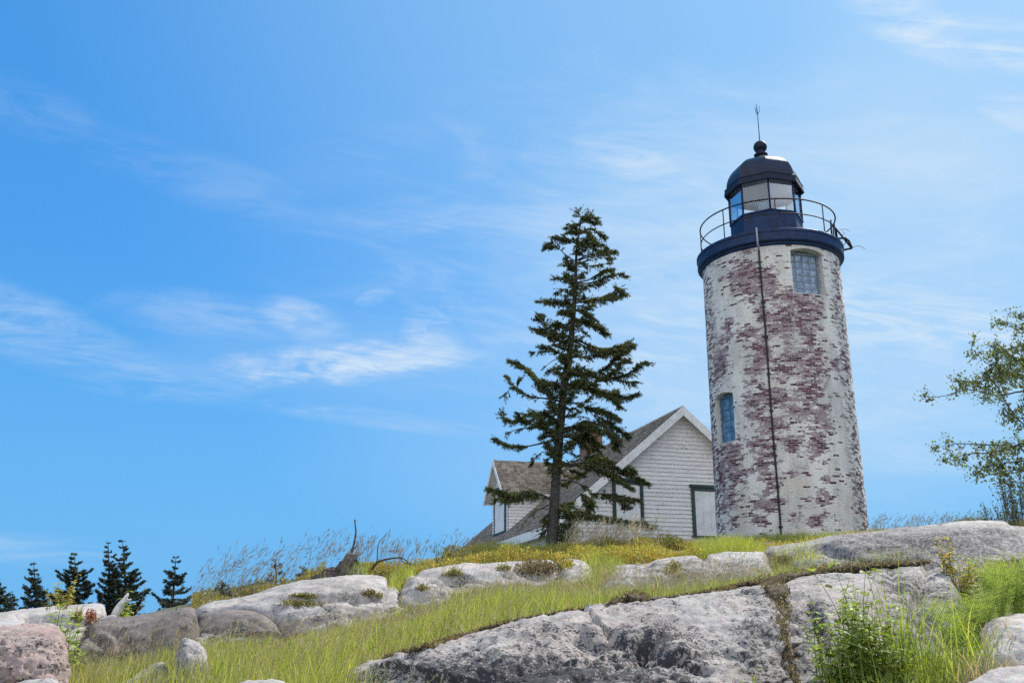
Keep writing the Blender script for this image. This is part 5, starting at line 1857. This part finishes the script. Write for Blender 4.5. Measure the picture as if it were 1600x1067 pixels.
# last year's straw standing among the green
g = Soup()
px, x, y = fan(24000, 60, 1260, 5.6, 14.6)
z, rk_ = drops(x, y)
kp = ~rk_ & (fbm(np.stack([x, y, 0 * x], 1) * 1.3 + 5, 3) > -.1) & ~((px > 1180) & (y < 8.6))
x, y, z = x[kp], y[kp], z[kp]
n_ = len(x)
add_blades(g, np.stack([x, y, z - .02], 1), (.14 + .24 * rng.random(n_)) * np.interp(y, [5.4, 10.5, 13, 15], [1.1, 1, .7, .6]), .003 + .003 * rng.random(n_), rng.random(n_) * 6.28, .3 + .7 * rng.random(n_), rng.random(n_) * 6.28)
tag(g.build('dry_grass', M_STRAW, origin=(0, 10, 0)), 'dry straw blades scattered through the meadow grass', 'grass', kind='stuff')


def stalks(name, label, n, px0, px1, d0, d1, h0, h1, mat, head=.13, wind=.35, width=.0035, on_rock=True, spikes=5, hw=.006, noise_k=None, rockp=.35):
    """flowering grass: thin stalk with a feathery head blown to the right"""
    px, x, y = fan(n, px0, px1, d0, d1)
    z, r_ = drops(x, y)
    kp = ~r_ | (rng.random(n) < rockp)
    if noise_k: kp &= fbm(np.stack([x, y, 0 * x], 1) * noise_k, 2) > -.25
    x, y, z = x[kp], y[kp], z[kp]
    n = len(x)
    h = h0 + (h1 - h0) * rng.random(n)
    b_ = np.stack([x, y, z - .02], 1)
    ld = np.stack([.75 + .5 * rng.normal(size=n), .5 * rng.normal(size=n), 0 * x], 1) * wind
    tt = np.linspace(0, 1, 6)[None, :, None]
    pts = b_[:, None] + np.array([0, 0, 1.]) * h[:, None, None] * tt * (1 - .12 * tt) + ld[:, None] * h[:, None, None] * tt ** 2.2
    sp = Soup()
    add_ribbons(sp, pts, width)
    for j in range(spikes):
        f = 1 - .32 * rng.random(n)
        k = (f * 5).astype(int).clip(0, 4)
        fr = (f * 5 - k)[:, None]
        p0 = pts[np.arange(n), k] * (1 - fr) + pts[np.arange(n), np.minimum(k + 1, 5)] * fr
        d = unit(unit(pts[:, 5] - pts[:, 4]) + rng.normal(size=(n, 3)) * .35 + np.array([.15, 0, 0]))
        L = head * (.4 + .7 * rng.random((n, 1)))
        s_ = unit(np.cross(d, rng.normal(size=(n, 3)))) * hw * (.6 + .6 * rng.random((n, 1)))
        sp.quad(p0, p0 + d * L * .45 + s_, p0 + d * L, p0 + d * L * .45 - s_)
    return tag(sp.build(name, mat, origin=(0, 15, 0)), label, 'grass', kind='stuff')


stalks('hair_grass', 'tall feathery dry grass blowing right on the left skyline', 520, 290, 560, 14.4, 17.2, .30, 1.1, M_SEED, .13, .38, .0034, spikes=5, hw=.0058, noise_k=1.1, rockp=.12)
stalks('sparse_grass', 'thin seed stalks along the skyline between the stump and the roof', 260, 540, 730, 15.8, 18, .3, .75, M_SEED, .13, .2, .005, spikes=3, hw=.007, rockp=.1)
stalks('pink_grass', 'pinkish dry grass in front of the house corner', 620, 880, 1030, 19.2, 21.5, .15, .80, M_PINKGRASS, .13, .25, .0034, spikes=5, hw=.006, noise_k=1.6)
stalks('sparse_grass', 'thin seed stalks along the right skyline beside the lighthouse', 420, 1360, 1610, 18.9, 21, .2, .55, M_SEED, .10, .35, .005, spikes=3, hw=.006, rockp=.2)
stalks('sparse_grass', 'thin dark stems standing in front of the middle ledges', 420, 620, 1230, 13.2, 14.8, .22, .55, M_SEED, .06, .1, .003, spikes=2, hw=.003, rockp=.1)
stalks('sparse_grass', 'thin stems in front of the right ledge', 460, 1220, 1560, 13.6, 14.8, .2, .50, M_SEED, .06, .15, .004, spikes=2, hw=.004, rockp=.15)
stalks('sparse_grass', 'thin tan stalks rising from the meadow grass', 2200, 80, 1200, 6.0, 14, .30, .56, M_STRAW, .08, .2, .0022, spikes=4, hw=.003, rockp=.0)
stalks('sparse_grass', 'dry weed stalks between the boulders at left', 60, 85, 300, 9, 13.8, .4, .8, M_SEED, .08, .2, .004, spikes=3, hw=.006, rockp=.2)


def mat_cover(name, label, n, px0, px1, d0, d1, h0, mat, leaf=.035, rockp=.03, k=1.6, cut=-.2, cat='ground cover'):
    """low woody mat: leaves heaped in soft mounds"""
    px, x, y = fan(n, px0, px1, d0, d1)
    z, r_ = drops(x, y)
    nn = fbm(np.stack([x, y, 0 * x], 1) * k, 3)
    kp = (~r_ | (rng.random(n) < rockp)) & (nn > cut)
    x, y, z, nn = x[kp], y[kp], z[kp], nn[kp]
    n = len(x)
    hh_ = h0 * np.clip(.5 + .6 * (nn - cut), .2, 1.6)
    pos = np.stack([x, y, z + hh_ * rng.random(n) ** .6], 1)
    sp = Soup()
    add_leaves(sp, pos, leaf, .5, .0)
    # short upright shoots
    k_ = n // 6
    b_ = np.stack([x[:k_], y[:k_], z[:k_]], 1)
    add_blades(sp, b_, hh_[:k_] * (1 + .5 * rng.random(k_)), np.full(k_, .010), rng.random(k_) * 6.28, .3 * rng.random(k_), rng.random(k_) * 6.28)
    return tag(sp.build(name, mat, origin=(0, 17, 0)), label, cat, kind='stuff')


mat_cover('ground_cover', 'olive and rusty low mat on the left skyline', 16000, 300, 505, 14.5, 17.6, .26, M_COVER_OLIVE, .042)
mat_cover('ground_cover', 'yellow green and orange mat below the fallen branch', 9000, 545, 720, 15.9, 18.6, .17, M_COVER, .042)
mat_cover('ground_cover', 'yellow green and orange mat along the ledge under the house', 34000, 690, 1100, 17.0, 21.5, .24, M_COVER, .045)
mat_cover('ground_cover', 'thin green cover at the lighthouse foot', 8000, 1190, 1400, 18.2, 28, .12, M_COVER, .04)
mat_cover('ground_cover', 'olive cover on the right skyline beneath the birch', 5000, 1500, 1640, 19, 20.5, .30, M_COVER_OLIVE, .04)


def grass_patch(name, label, n, px0, px1, d0, d1, h0, h1, mat, rockp=.0, w0=.006, kind='stuff'):
    px, x, y = fan(n, px0, px1, d0, d1)
    z, r_ = drops(x, y)
    f = 1 - ((px - (px0 + px1) / 2) / ((px1 - px0) / 2)) ** 2
    kp = (~r_ | (rng.random(n) < rockp)) & (rng.random(n) < f + .15)
    x, y, z, f = x[kp], y[kp], z[kp], f[kp]
    n = len(x)
    sp = Soup()
    add_blades(sp, np.stack([x, y, z - .02], 1), (h0 + (h1 - h0) * rng.random(n)) * (.45 + .55 * f), w0 * (.7 + .6 * rng.random(n)), rng.random(n) * 6.28, .2 + .5 * rng.random(n), rng.random(n) * 6.28)
    return tag(sp.build(name, mat, origin=(0, 15, 0)), label, 'grass', kind=kind)


grass_patch('grass_mound', 'bright green grass mound between the house and the lighthouse', 6000, 1072, 1205, 17.6, 20.5, .2, .46, M_GRASS)
grass_patch('grass_cleft', 'green grass growing up the cleft between the middle ledges', 2600, 905, 980, 14.2, 18.2, .15, .36, M_GRASS, .4)
grass_patch('grass_cleft', 'green grass tuft in the notch below the fallen branch', 1300, 600, 650, 14.6, 17.0, .15, .34, M_GRASS, .4)
grass_patch('grass_cleft', 'yellow grass in the hollow under the right ledge', 2600, 1195, 1300, 14.2, 16.6, .12, .3, M_GRASS, .5)
grass_patch('grass_cleft', 'short yellow grass along the foot of the right ledge', 3600, 1240, 1480, 13.6, 15.2, .10, .22, M_GRASS, .4)
grass_patch('grass_tuft', 'green grass beside the weathered stump', 1500, 525, 575, 15.6, 17.0, .15, .36, M_GRASS2, .3)
grass_patch('grass_foot', 'low grass at the foot of the lighthouse wall', 5000, 1100, 1390, 24, 29, .15, .35, M_GRASS, .2)
grass_patch('grass_foot', 'low pale grass near the spruce trunk', 3000, 690, 900, 19, 24, .2, .5, M_GRASS, .2)

# ------------------------------------------------------------------ moss in the cracks and on the crest
M_TURF = m_leaf('brown turf', (.16, .115, .055), (.19, .145, .06), (.24, .20, .08), .25, 5)


def on_surface(px, py, D):
    h = hit(px, py)
    return h[0] if h is not None and abs(h[0][1] - D) < 1.5 else P(px, py, D)


def moss(label, path, rad, flat=.55, seed=0, name='moss', mat=None, step=.03):
    pts = np.array([np.concatenate([on_surface(p[0], p[1], p[2]), [rad * p[3]]]) for p in path])
    n = max(10, int(np.linalg.norm(np.diff(pts[:, :3], axis=0), axis=1).sum() / step))
    q = catmull3(pts, n)
    rr_ = np.interp(np.linspace(0, 1, n), np.linspace(0, 1, len(pts)), pts[:, 3])
    q = q[:, :3]
    tg = unit(np.gradient(q, axis=0))
    lat = unit(np.cross(tg, np.array([0, 0, 1.])))
    up = np.cross(lat, tg)
    V_ = []
    sg = 18
    for k in range(sg):
        a = 2 * math.pi * k / sg
        V_.append(q + lat * (rr_ * math.cos(a))[:, None] + up * (rr_ * flat * math.sin(a))[:, None])
    V_ = np.stack(V_, 1)
    c = q[:, None]
    s_ = V_.reshape(-1, 3)
    nz_ = (.6 * fbm(s_ * 6 + seed, 3) + .5 * fbm(s_ * 26 + seed, 3)).reshape(n, sg, 1)
    V_ = c + (V_ - c) * (1 + nz_)
    ii = np.arange(n * sg).reshape(n, sg)
    jj = np.roll(ii, -1, 1)
    Q = np.stack([ii[:-1].ravel(), jj[:-1].ravel(), jj[1:].ravel(), ii[1:].ravel()], 1)
    o_ = q.mean(0)
    ob = tag(np_mesh(name, V_.reshape(-1, 3), [Q, ii[0][::-1][None], ii[-1][None]], mat or M_MOSS, origin=o_), label, 'moss', 'strips of dry moss' if mat is None else None)
    if mat is None:
        sp = Soup()
        kk = rng.integers(0, n, n * 16)
        aa = rng.random(n * 16) * 6.28
        rd = rr_[kk] * (.8 + .7 * rng.random(n * 16))
        ps = q[kk] + lat[kk] * (rd * np.cos(aa) * 1.25)[:, None] + up[kk] * (rd * flat * np.abs(np.sin(aa)) * 1.1)[:, None]
        add_leaves(sp, ps, .022, .5)
        fr_ = sp.build('fringe', M_TURF, ob, origin=o_)
        fr_.location = (0, 0, 0)
        fr_['kind'] = 'stuff'
    return ob


moss('thick dark brown moss cushion strip along the crest of the right foreground humps', [(1140, 918, 8.2, .5), (1180, 910, 8.2, 1.0), (1215, 906, 8.2, 1.3), (1250, 900, 8.3, 1.1), (1300, 891, 8.5, 1.0), (1360, 885, 8.7, .9), (1420, 881, 9.0, .8), (1452, 878, 9.1, .4)], .060, .5, 1)
moss('brown moss filling the crack that runs down the foreground outcrop', [(1205, 912, 8.0, 1.4), (1214, 925, 7.8, 1.3), (1217, 945, 7.5, 1.2), (1219, 970, 7.2, 1.0), (1224, 1000, 6.9, .8), (1232, 1030, 6.6, .6), (1242, 1067, 6.2, .5), (1250, 1090, 6.0, .3)], .042, .5, 2)
moss('small brown moss cushion between grass and the middle of the foreground crest', [(955, 944, 7.9, .3), (970, 940, 7.9, 1.0), (990, 937, 7.9, .9), (1008, 937, 7.95, .3)], .055, .8, 3)
moss('thin brown moss line edging the long left part of the foreground crest', [(600, 1028, 6.85, .5), (660, 1012, 7.05, .8), (720, 994, 7.25, 1.0), (790, 973, 7.45, 1.0), (860, 960, 7.6, .9), (950, 946, 7.8, .7)], .013, .8, 4)
moss('thin brown moss line between the cushion and the thick strip', [(1008, 938, 7.9, .5), (1060, 931, 8.0, .8), (1110, 924, 8.1, .9), (1150, 917, 8.2, .7)], .013, .8, 5)
def rock_patch(label, cx, cy, rx, ry, n, mat, leaf=.030, h=.028, grass=0, cat='moss', name='moss_patch'):
    """a low cushion of moss or turf clinging to the rock"""
    pts = []
    for i in range(n * 3):
        a, r = random.uniform(0, 6.283), random.random() ** .6
        q = (cx + rx * r * math.cos(a), cy + ry * r * math.sin(a))
        if random.random() < r * .8: continue
        k = hit(*q)
        if k is not None and k[1]: pts.append(k[0])
        if len(pts) >= n: break
    if len(pts) < 8: return
    pts = np.array(pts)
    med = np.median(pts[:, 1])
    pts = pts[np.abs(pts[:, 1] - med) < .9]
    sp = Soup()
    nz_ = np.clip(.6 + .9 * fbm(pts * 5, 2), .1, 1.6)
    add_leaves(sp, pts + np.stack([0 * nz_, 0 * nz_, h * nz_ * rng.random(len(pts))], 1), leaf, .6)
    if grass:
        b_ = pts[rng.integers(0, len(pts), grass)]
        add_blades(sp, b_, .08 + .16 * rng.random(grass), np.full(grass, .006), rng.random(grass) * 6.28, .3 + .4 * rng.random(grass), rng.random(grass) * 6.28)
    c = pts.mean(0)
    tag(sp.build(name, mat, origin=c), label, cat, kind='stuff')


M_MOSSG = m_leaf('olive moss', (.26, .235, .06), (.21, .20, .05), (.32, .27, .08), .3, 5)
for args in [('upper olive moss patch on the low left ledge', 474, 932, 24, 4, 420, M_MOSSG), ('wide olive moss patch low on the left ledge', 470, 944, 34, 5, 560, M_MOSSG), ('dark moss tuft under the grassy notch', 576, 928, 12, 6, 300, M_TURF),
             ('small moss tuft right of the dark one', 592, 931, 8, 5, 160, M_MOSSG), ('moss patch low on the ledge below the orange mat', 660, 919, 12, 5, 260, M_MOSSG), ('grassy tuft on the ledge below the orange mat', 706, 898, 18, 5, 260, M_MOSSG, .035, .05, 60),
             ('brown turf in the hollow of the ledge below the spruce', 842, 890, 40, 11, 1500, M_TURF, .04, .09, 60), ('yellow tuft at the left of the brown hollow', 788, 889, 14, 4, 160, M_MOSSG, .035, .05, 30), ('leafy tuft in the cleft of the ledge below the spruce', 884, 884, 14, 9, 420, M_COVER, .045, .12),
             ('moss tuft on the grey streaked ledge', 1052, 892, 14, 6, 300, M_MOSSG, .04, .08, 40), ('moss tuft low on the grey streaked ledge', 1066, 902, 9, 5, 160, M_MOSSG), ('dark turf in the notch of the right ledge', 1222, 884, 20, 14, 700, M_TURF, .04, .08, 120),
             ('grass tuft on the left slab beside the rust lichen', 120, 968, 10, 5, 160, M_MOSSG, .04, .06, 40)]:
    rock_patch(*args)
rock_patch('rust red lichen crust on the end of the left slab', 142, 964, 10, 13, 420, M_LICHEN, .028, .012, 0, 'lichen', 'lichen')

# ------------------------------------------------------------------ wood lying about
mb = MB()
for pts, r in [([(176, 968), (186, 950), (194, 938), (200, 926)], (.055, .06, .045, .012)), ([(190, 944), (199, 938), (205, 936)], (.03, .022, .01))]:
    mb.tube(catmull3(np.array([P(a, b_, 13.4) for a, b_ in pts]), 10), list(np.interp(np.linspace(0, 1, 10), np.linspace(0, 1, len(r)), r)), 7)
tag(mb.build('driftwood', M_DRIFT, smooth=True), 'short bleached driftwood stub leaning on the left rocks', 'driftwood')
# stump: gnarled lump with roots
c = P(530, 893, 15.9)
n, sg = 26, 30
V_ = []
for i in range(n):
    f = i / (n - 1)
    for k in range(sg):
        a = 2 * math.pi * k / sg
        r = (.34 * (1 - f) ** .55 + .02) * (1 + .25 * math.sin(2 * a + 1))
        V_.append((r * 1.25 * math.cos(a) + .05 * f, r * .8 * math.sin(a), .30 * f + .10 * f * math.cos(a - .6)))
V_ = np.array(V_)
V_ += unit(V_ * np.array([1, 1, .3])) * (.12 * fbm(V_ * np.array([6, 6, 3.5]), 4, .6) + .03 * fbm(V_ * np.array([30, 30, 8]), 2))[:, None]
ii = np.arange(n * sg).reshape(n, sg)
jj = np.roll(ii, -1, 1)
Q = np.stack([ii[:-1].ravel(), jj[:-1].ravel(), jj[1:].ravel(), ii[1:].ravel()], 1)
tag(np_mesh('stump', V_ + c - (0, 0, .16), [Q, ii[0][::-1][None], ii[-1][None]], M_STUMP, origin=c), 'weathered dark stump on the left skyline ledge', 'stump')
mb = MB()
mb.tube(catmull3(np.array([P(545, 882, 16.2), P(549, 865, 16.2), P(553, 850, 16.2), P(556, 832, 16.2), P(555, 820, 16.2), P(554, 811, 16.2)]), 16), list(np.linspace(.026, .009, 16)), 5)
mb.tube([P(552, 858, 16.2), P(557, 852, 16.2), P(560, 845, 16.2)], [.009, .007, .004], 4)
mb.tube([P(555, 815, 16.2), P(557, 812, 16.2)], [.008, .004], 4)
tag(mb.build('dead_stem', M_TWIG, smooth=True), 'upright bare dead stem behind the stump', 'branch')
mb = MB()
mb.tube(catmull3(np.array([P(580, 890, 16.6), P(588, 880, 16.6), P(598, 875, 16.6), P(612, 872, 16.6), P(626, 871, 16.6), P(634, 875, 16.6), P(642, 882, 16.6)]), 20), list(np.linspace(.022, .008, 20)), 6)
mb.tube(catmull3(np.array([P(589, 878, 16.6), P(590, 858, 16.6), P(592, 848, 16.6), P(600, 838, 16.6), P(606, 832, 16.6)]), 10), list(np.linspace(.012, .005, 10)), 4)
mb.tube(catmull3(np.array([P(626, 871, 16.6), P(630, 878, 16.6), P(640, 880, 16.6)]), 6), [.012, .010, .008, .007, .006, .004], 4)
tag(mb.build('fallen_branch', M_TWIG, smooth=True), 'arched fallen dead branch with a thin upright twig', 'branch')
mb = MB()
mb.tube(catmull3(np.array([P(1470, 1075, 5.9), P(1478, 1058, 5.9), P(1486, 1046, 5.9), P(1490, 1040, 5.9)]), 8), list(np.linspace(.012, .008, 8)), 6)
tag(mb.build('dry_stick', M_DRIFT, smooth=True), 'short pale dry stick in the grass by the ferns', 'branch')

# ------------------------------------------------------------------ foreground plants at right
def leaf_blade(L, W, n=5, droop=.3, fold=.25):
    """ovate leaf lying along +x"""
    V_, F_ = [], []
    for i in range(n + 1):
        f = i / n
        wv = W * math.sin(math.pi * min(1, f ** .8)) ** .8 * (1 - .25 * f)
        z = -droop * L * f * f
        V_ += [(L * f, -wv / 2, z + fold * wv / 2), (L * f, 0, z), (L * f, wv / 2, z + fold * wv / 2)]
    for i in range(n):
        k = i * 3
        F_ += [(k, k + 3, k + 4, k + 1), (k + 1, k + 4, k + 5, k + 2)]
    return np.array(V_), np.array(F_)


def orient(V_, pos, yaw, pitch, roll, s):
    M = Matrix.Rotation(yaw, 3, 'Z') @ Matrix.Rotation(-pitch, 3, 'Y') @ Matrix.Rotation(roll, 3, 'X')
    return (np.array(M) @ (V_ * s).T).T + pos


def bush(label, px0, px1, D, h0, h1, n, leaf, seed, name='leafy_bush', mat=M_BRIGHT, pairs=(5, 9), cat='bush', lw=.58):
    rs = random.Random(seed)
    xs = [(p - 800) / F * D / KG for p in (px0, px1)]
    c0 = np.array([(xs[0] + xs[1]) / 2, D, 0])
    c0[2] = drop(c0[0], c0[1])[0]
    o = tag(empty(name, c0), label, cat)
    wood, sp = MB(), Soup()
    LV, LF = leaf_blade(1, lw)
    for i in range(n):
        f = rs.random()
        x = xs[0] + (xs[1] - xs[0]) * f
        y = D + rs.uniform(-.22, .25)
        b_ = np.array([x, y, drop(x, y)[0] - .02]) - c0
        env = 1 - .45 * abs(2 * f - 1) ** 2
        H = (h0 + (h1 - h0) * rs.random()) * env
        a = rs.uniform(0, 6.283)
        d = np.array([math.cos(a), math.sin(a), 0]) * rs.uniform(.02, .35)
        q = catmull3(np.array([b_, b_ + d * H * .35 + (0, 0, H * .6), b_ + d * H + (0, 0, H)]), 9)
        wood.tube(q, list(np.linspace(.0035, .0012, 9)), 4)
        m_ = rs.randint(*pairs)
        yaw = rs.uniform(0, 6.28)
        for j in range(m_):
            t = .30 + .70 * j / max(1, m_ - 1)
            k = min(8, int(t * 8))
            yaw += 1.57 + rs.uniform(-.4, .4)
            for s_ in (0, math.pi):
                L = leaf * rs.uniform(.65, 1.15) * (1.1 - .35 * t)
                Vv = orient(LV, q[k], yaw + s_, rs.uniform(-.2, .7), rs.uniform(-.5, .5), L)
                sp.mesh(Vv, LF)
    wood.build('stem', M_BRIGHT, o)
    sp.build('leaves', mat, o, smooth=True)
    return o


bush('bright green leafy bush in front of the whitish hump at right', 1275, 1398, 5.7, .40, .64, 90, .062, 1, pairs=(7, 11))
bush('few tall broad-leaved shoots rising above the leafy bush', 1300, 1352, 5.9, .70, .84, 8, .085, 2, 'broad_leaf_plant', pairs=(3, 5), cat='plant', lw=.8)
bush('yellow green leafy plant growing between the left boulders', 92, 124, 9.6, .45, .80, 26, .085, 3, 'leafy_plant', cat='plant')
bush('small fresh green plant beside the driftwood', 190, 206, 13.6, .40, .66, 10, .10, 4, 'leafy_plant', cat='plant')
bush('low plant with orange and yellow leaves between the ferns and the grey streaked hump', 1492, 1545, 8.4, .22, .40, 46, .055, 5, 'low_plant', mat=M_COVER, cat='plant')
bush('low olive leafed plant on the left slab above the pink boulder', 84, 104, 12.6, .25, .45, 16, .07, 6, 'leafy_plant', mat=M_COVER_OLIVE, cat='plant')


def fern(label, px, D, n, L0, L1, seed, lean=0):
    rs = random.Random(seed)
    x = (px - 800) / F * D / KG
    c0 = np.array([x, D, drop(x, D)[0] - .03])
    o = tag(empty('fern', c0), label, 'fern', 'ferns at the right edge')
    for i in range(n):
        sp = Soup()
        yaw = 2 * math.pi * (i + rs.uniform(-.3, .3)) / n
        L = rs.uniform(L0, L1)
        d = np.array([math.cos(yaw), math.sin(yaw), 0])
        out = rs.uniform(.12, .40)
        q = catmull3(np.array([(0, 0, 0), d * L * out * .35 + (0, 0, L * .55), d * L * out * .9 + (0, 0, L * .88), d * L * out * 1.5 + (0, 0, L * .93)]), 30)
        tg = unit(np.gradient(q, axis=0))
        lat = unit(np.cross(tg, np.array([0, 0, 1.]) + d * .001))
        up = np.cross(lat, tg)
        m_ = 30
        add_ribbons(sp, q[None], .004)
        for j in np.linspace(5, m_ - 1, 19).astype(int):
            f = (j - 5) / (m_ - 5)
            pl_ = .24 * L * (math.sin(math.pi * (.12 + .88 * f) ** .9) ** .75) * (1 - .35 * f) + .006
            for s_ in (-1, 1):
                e = unit(lat[j] * s_ + tg[j] * .42 - up[j] * .12 + rng.normal(size=3) * .06)
                # pinna with toothed pinnules
                k = 7
                ts = np.linspace(.06, .96, k)[:, None]
                base_ = q[j] + e * pl_ * ts
                wd_ = pl_ * .15 * (1 - ts * .75)
                nrm = unit(np.cross(e, up[j]))
                fwd = e * pl_ * .11
                for t_ in (-1, 1):
                    sp.tri(base_ - fwd * .35, base_ + nrm * t_ * wd_ + fwd * .4, base_ + fwd * .55)
        sp.build('frond', M_FERN, o)
    return o


fern('large pale green fern left of the boulder at the right edge', 1525, 6.7, 15, .42, .60, 1)
fern('tall fern at the right edge behind the grey boulder', 1590, 7.6, 14, .40, .58, 2)
fern('small fern low in front of the large fern', 1488, 6.3, 11, .38, .55, 3)
fern('feathery fern between the large fern and the right edge', 1562, 7.1, 13, .40, .58, 4)
fern('fern cut by the right edge of the photo', 1630, 7.2, 13, .40, .6, 5)


def tuft(label, px, D, n, L0, L1, seed, mat=M_GRASS2, wind=.2, w0=.006, lean=(.35, 1.0)):
    rs = np.random.default_rng(seed)
    x = (px - 800) / F * D / KG
    c0 = np.array([x, D, drop(x, D)[0] - .03])
    sp = Soup()
    m_ = 10
    for i in range(n):
        a = rs.random() * 6.283
        L = L0 + (L1 - L0) * rs.random()
        ln = lean[0] + (lean[1] - lean[0]) * rs.random() ** 1.6
        d = np.array([math.cos(a) + wind, math.sin(a) * .8, 0])
        t = np.linspace(0, 1, m_)[:, None]
        th = t * ln * 1.5
        b_ = np.array([rs.normal() * .04, rs.normal() * .04, 0])
        q = b_ + d * L * (t * .1 + .62 * ln * t ** 2.2) + np.array([0, 0, 1.]) * L * (t - .42 * ln * t ** 2.6)
        s_ = unit(np.cross(d + rs.normal(size=3) * .3, [0, 0, 1.]))
        wv = w0 * (1 - t ** 2.5) * rs.uniform(.7, 1.2) + .0006
        Vv = np.concatenate([q - s_ * wv / 2, q + s_ * wv / 2 + np.array([0, 0, .0])])
        k = np.arange(m_ - 1)
        sp.mesh(Vv, np.stack([k, k + 1, k + 1 + m_, k + m_], 1))
    return tag(sp.build('grass_tuft', mat, loc) if False else np_mesh('grass_tuft', np.concatenate(sp.V) + c0, [np.concatenate(sp.F4)], mat, origin=c0, smooth=True), label, 'grass tuft', 'grass tufts in the right foreground')


tuft('tall upright sedge tuft right of the leafy bush', 1404, 5.7, 34, .55, .98, 1, lean=(.1, .7), w0=.009)
tuft('sedge tuft with blades arching right in front of the grey streaked hump', 1432, 5.6, 40, .5, .85, 2, wind=.5, w0=.007)
tuft('low spreading tuft of pale blades left of the small fern', 1462, 5.5, 44, .4, .72, 3, wind=.3, w0=.006)
tuft('tuft of long pale arching blades in front of the small fern', 1500, 5.6, 36, .45, .85, 4, wind=-.5, w0=.006, mat=M_GRASS)
tuft('short green tuft by the dry stick', 1520, 5.4, 36, .3, .52, 5, w0=.006)
tuft('few thin blades rising through the leafy bush', 1330, 5.6, 14, .6, .95, 6, lean=(.05, .45), w0=.007)
tuft('thin tuft at the left foot of the leafy bush', 1290, 5.6, 14, .3, .55, 7, w0=.005)
grass_patch('dead_grass', 'matted brown and straw dead grass under the right foreground tufts', 5200, 1340, 1580, 5.0, 6.3, .06, .22, M_STRAW, .3, .006)
grass_patch('grass_fringe', 'green grass fringe under the bush and tufts at the bottom right', 2600, 1260, 1560, 5.2, 6.2, .14, .34, M_GRASS2, .3, .005)
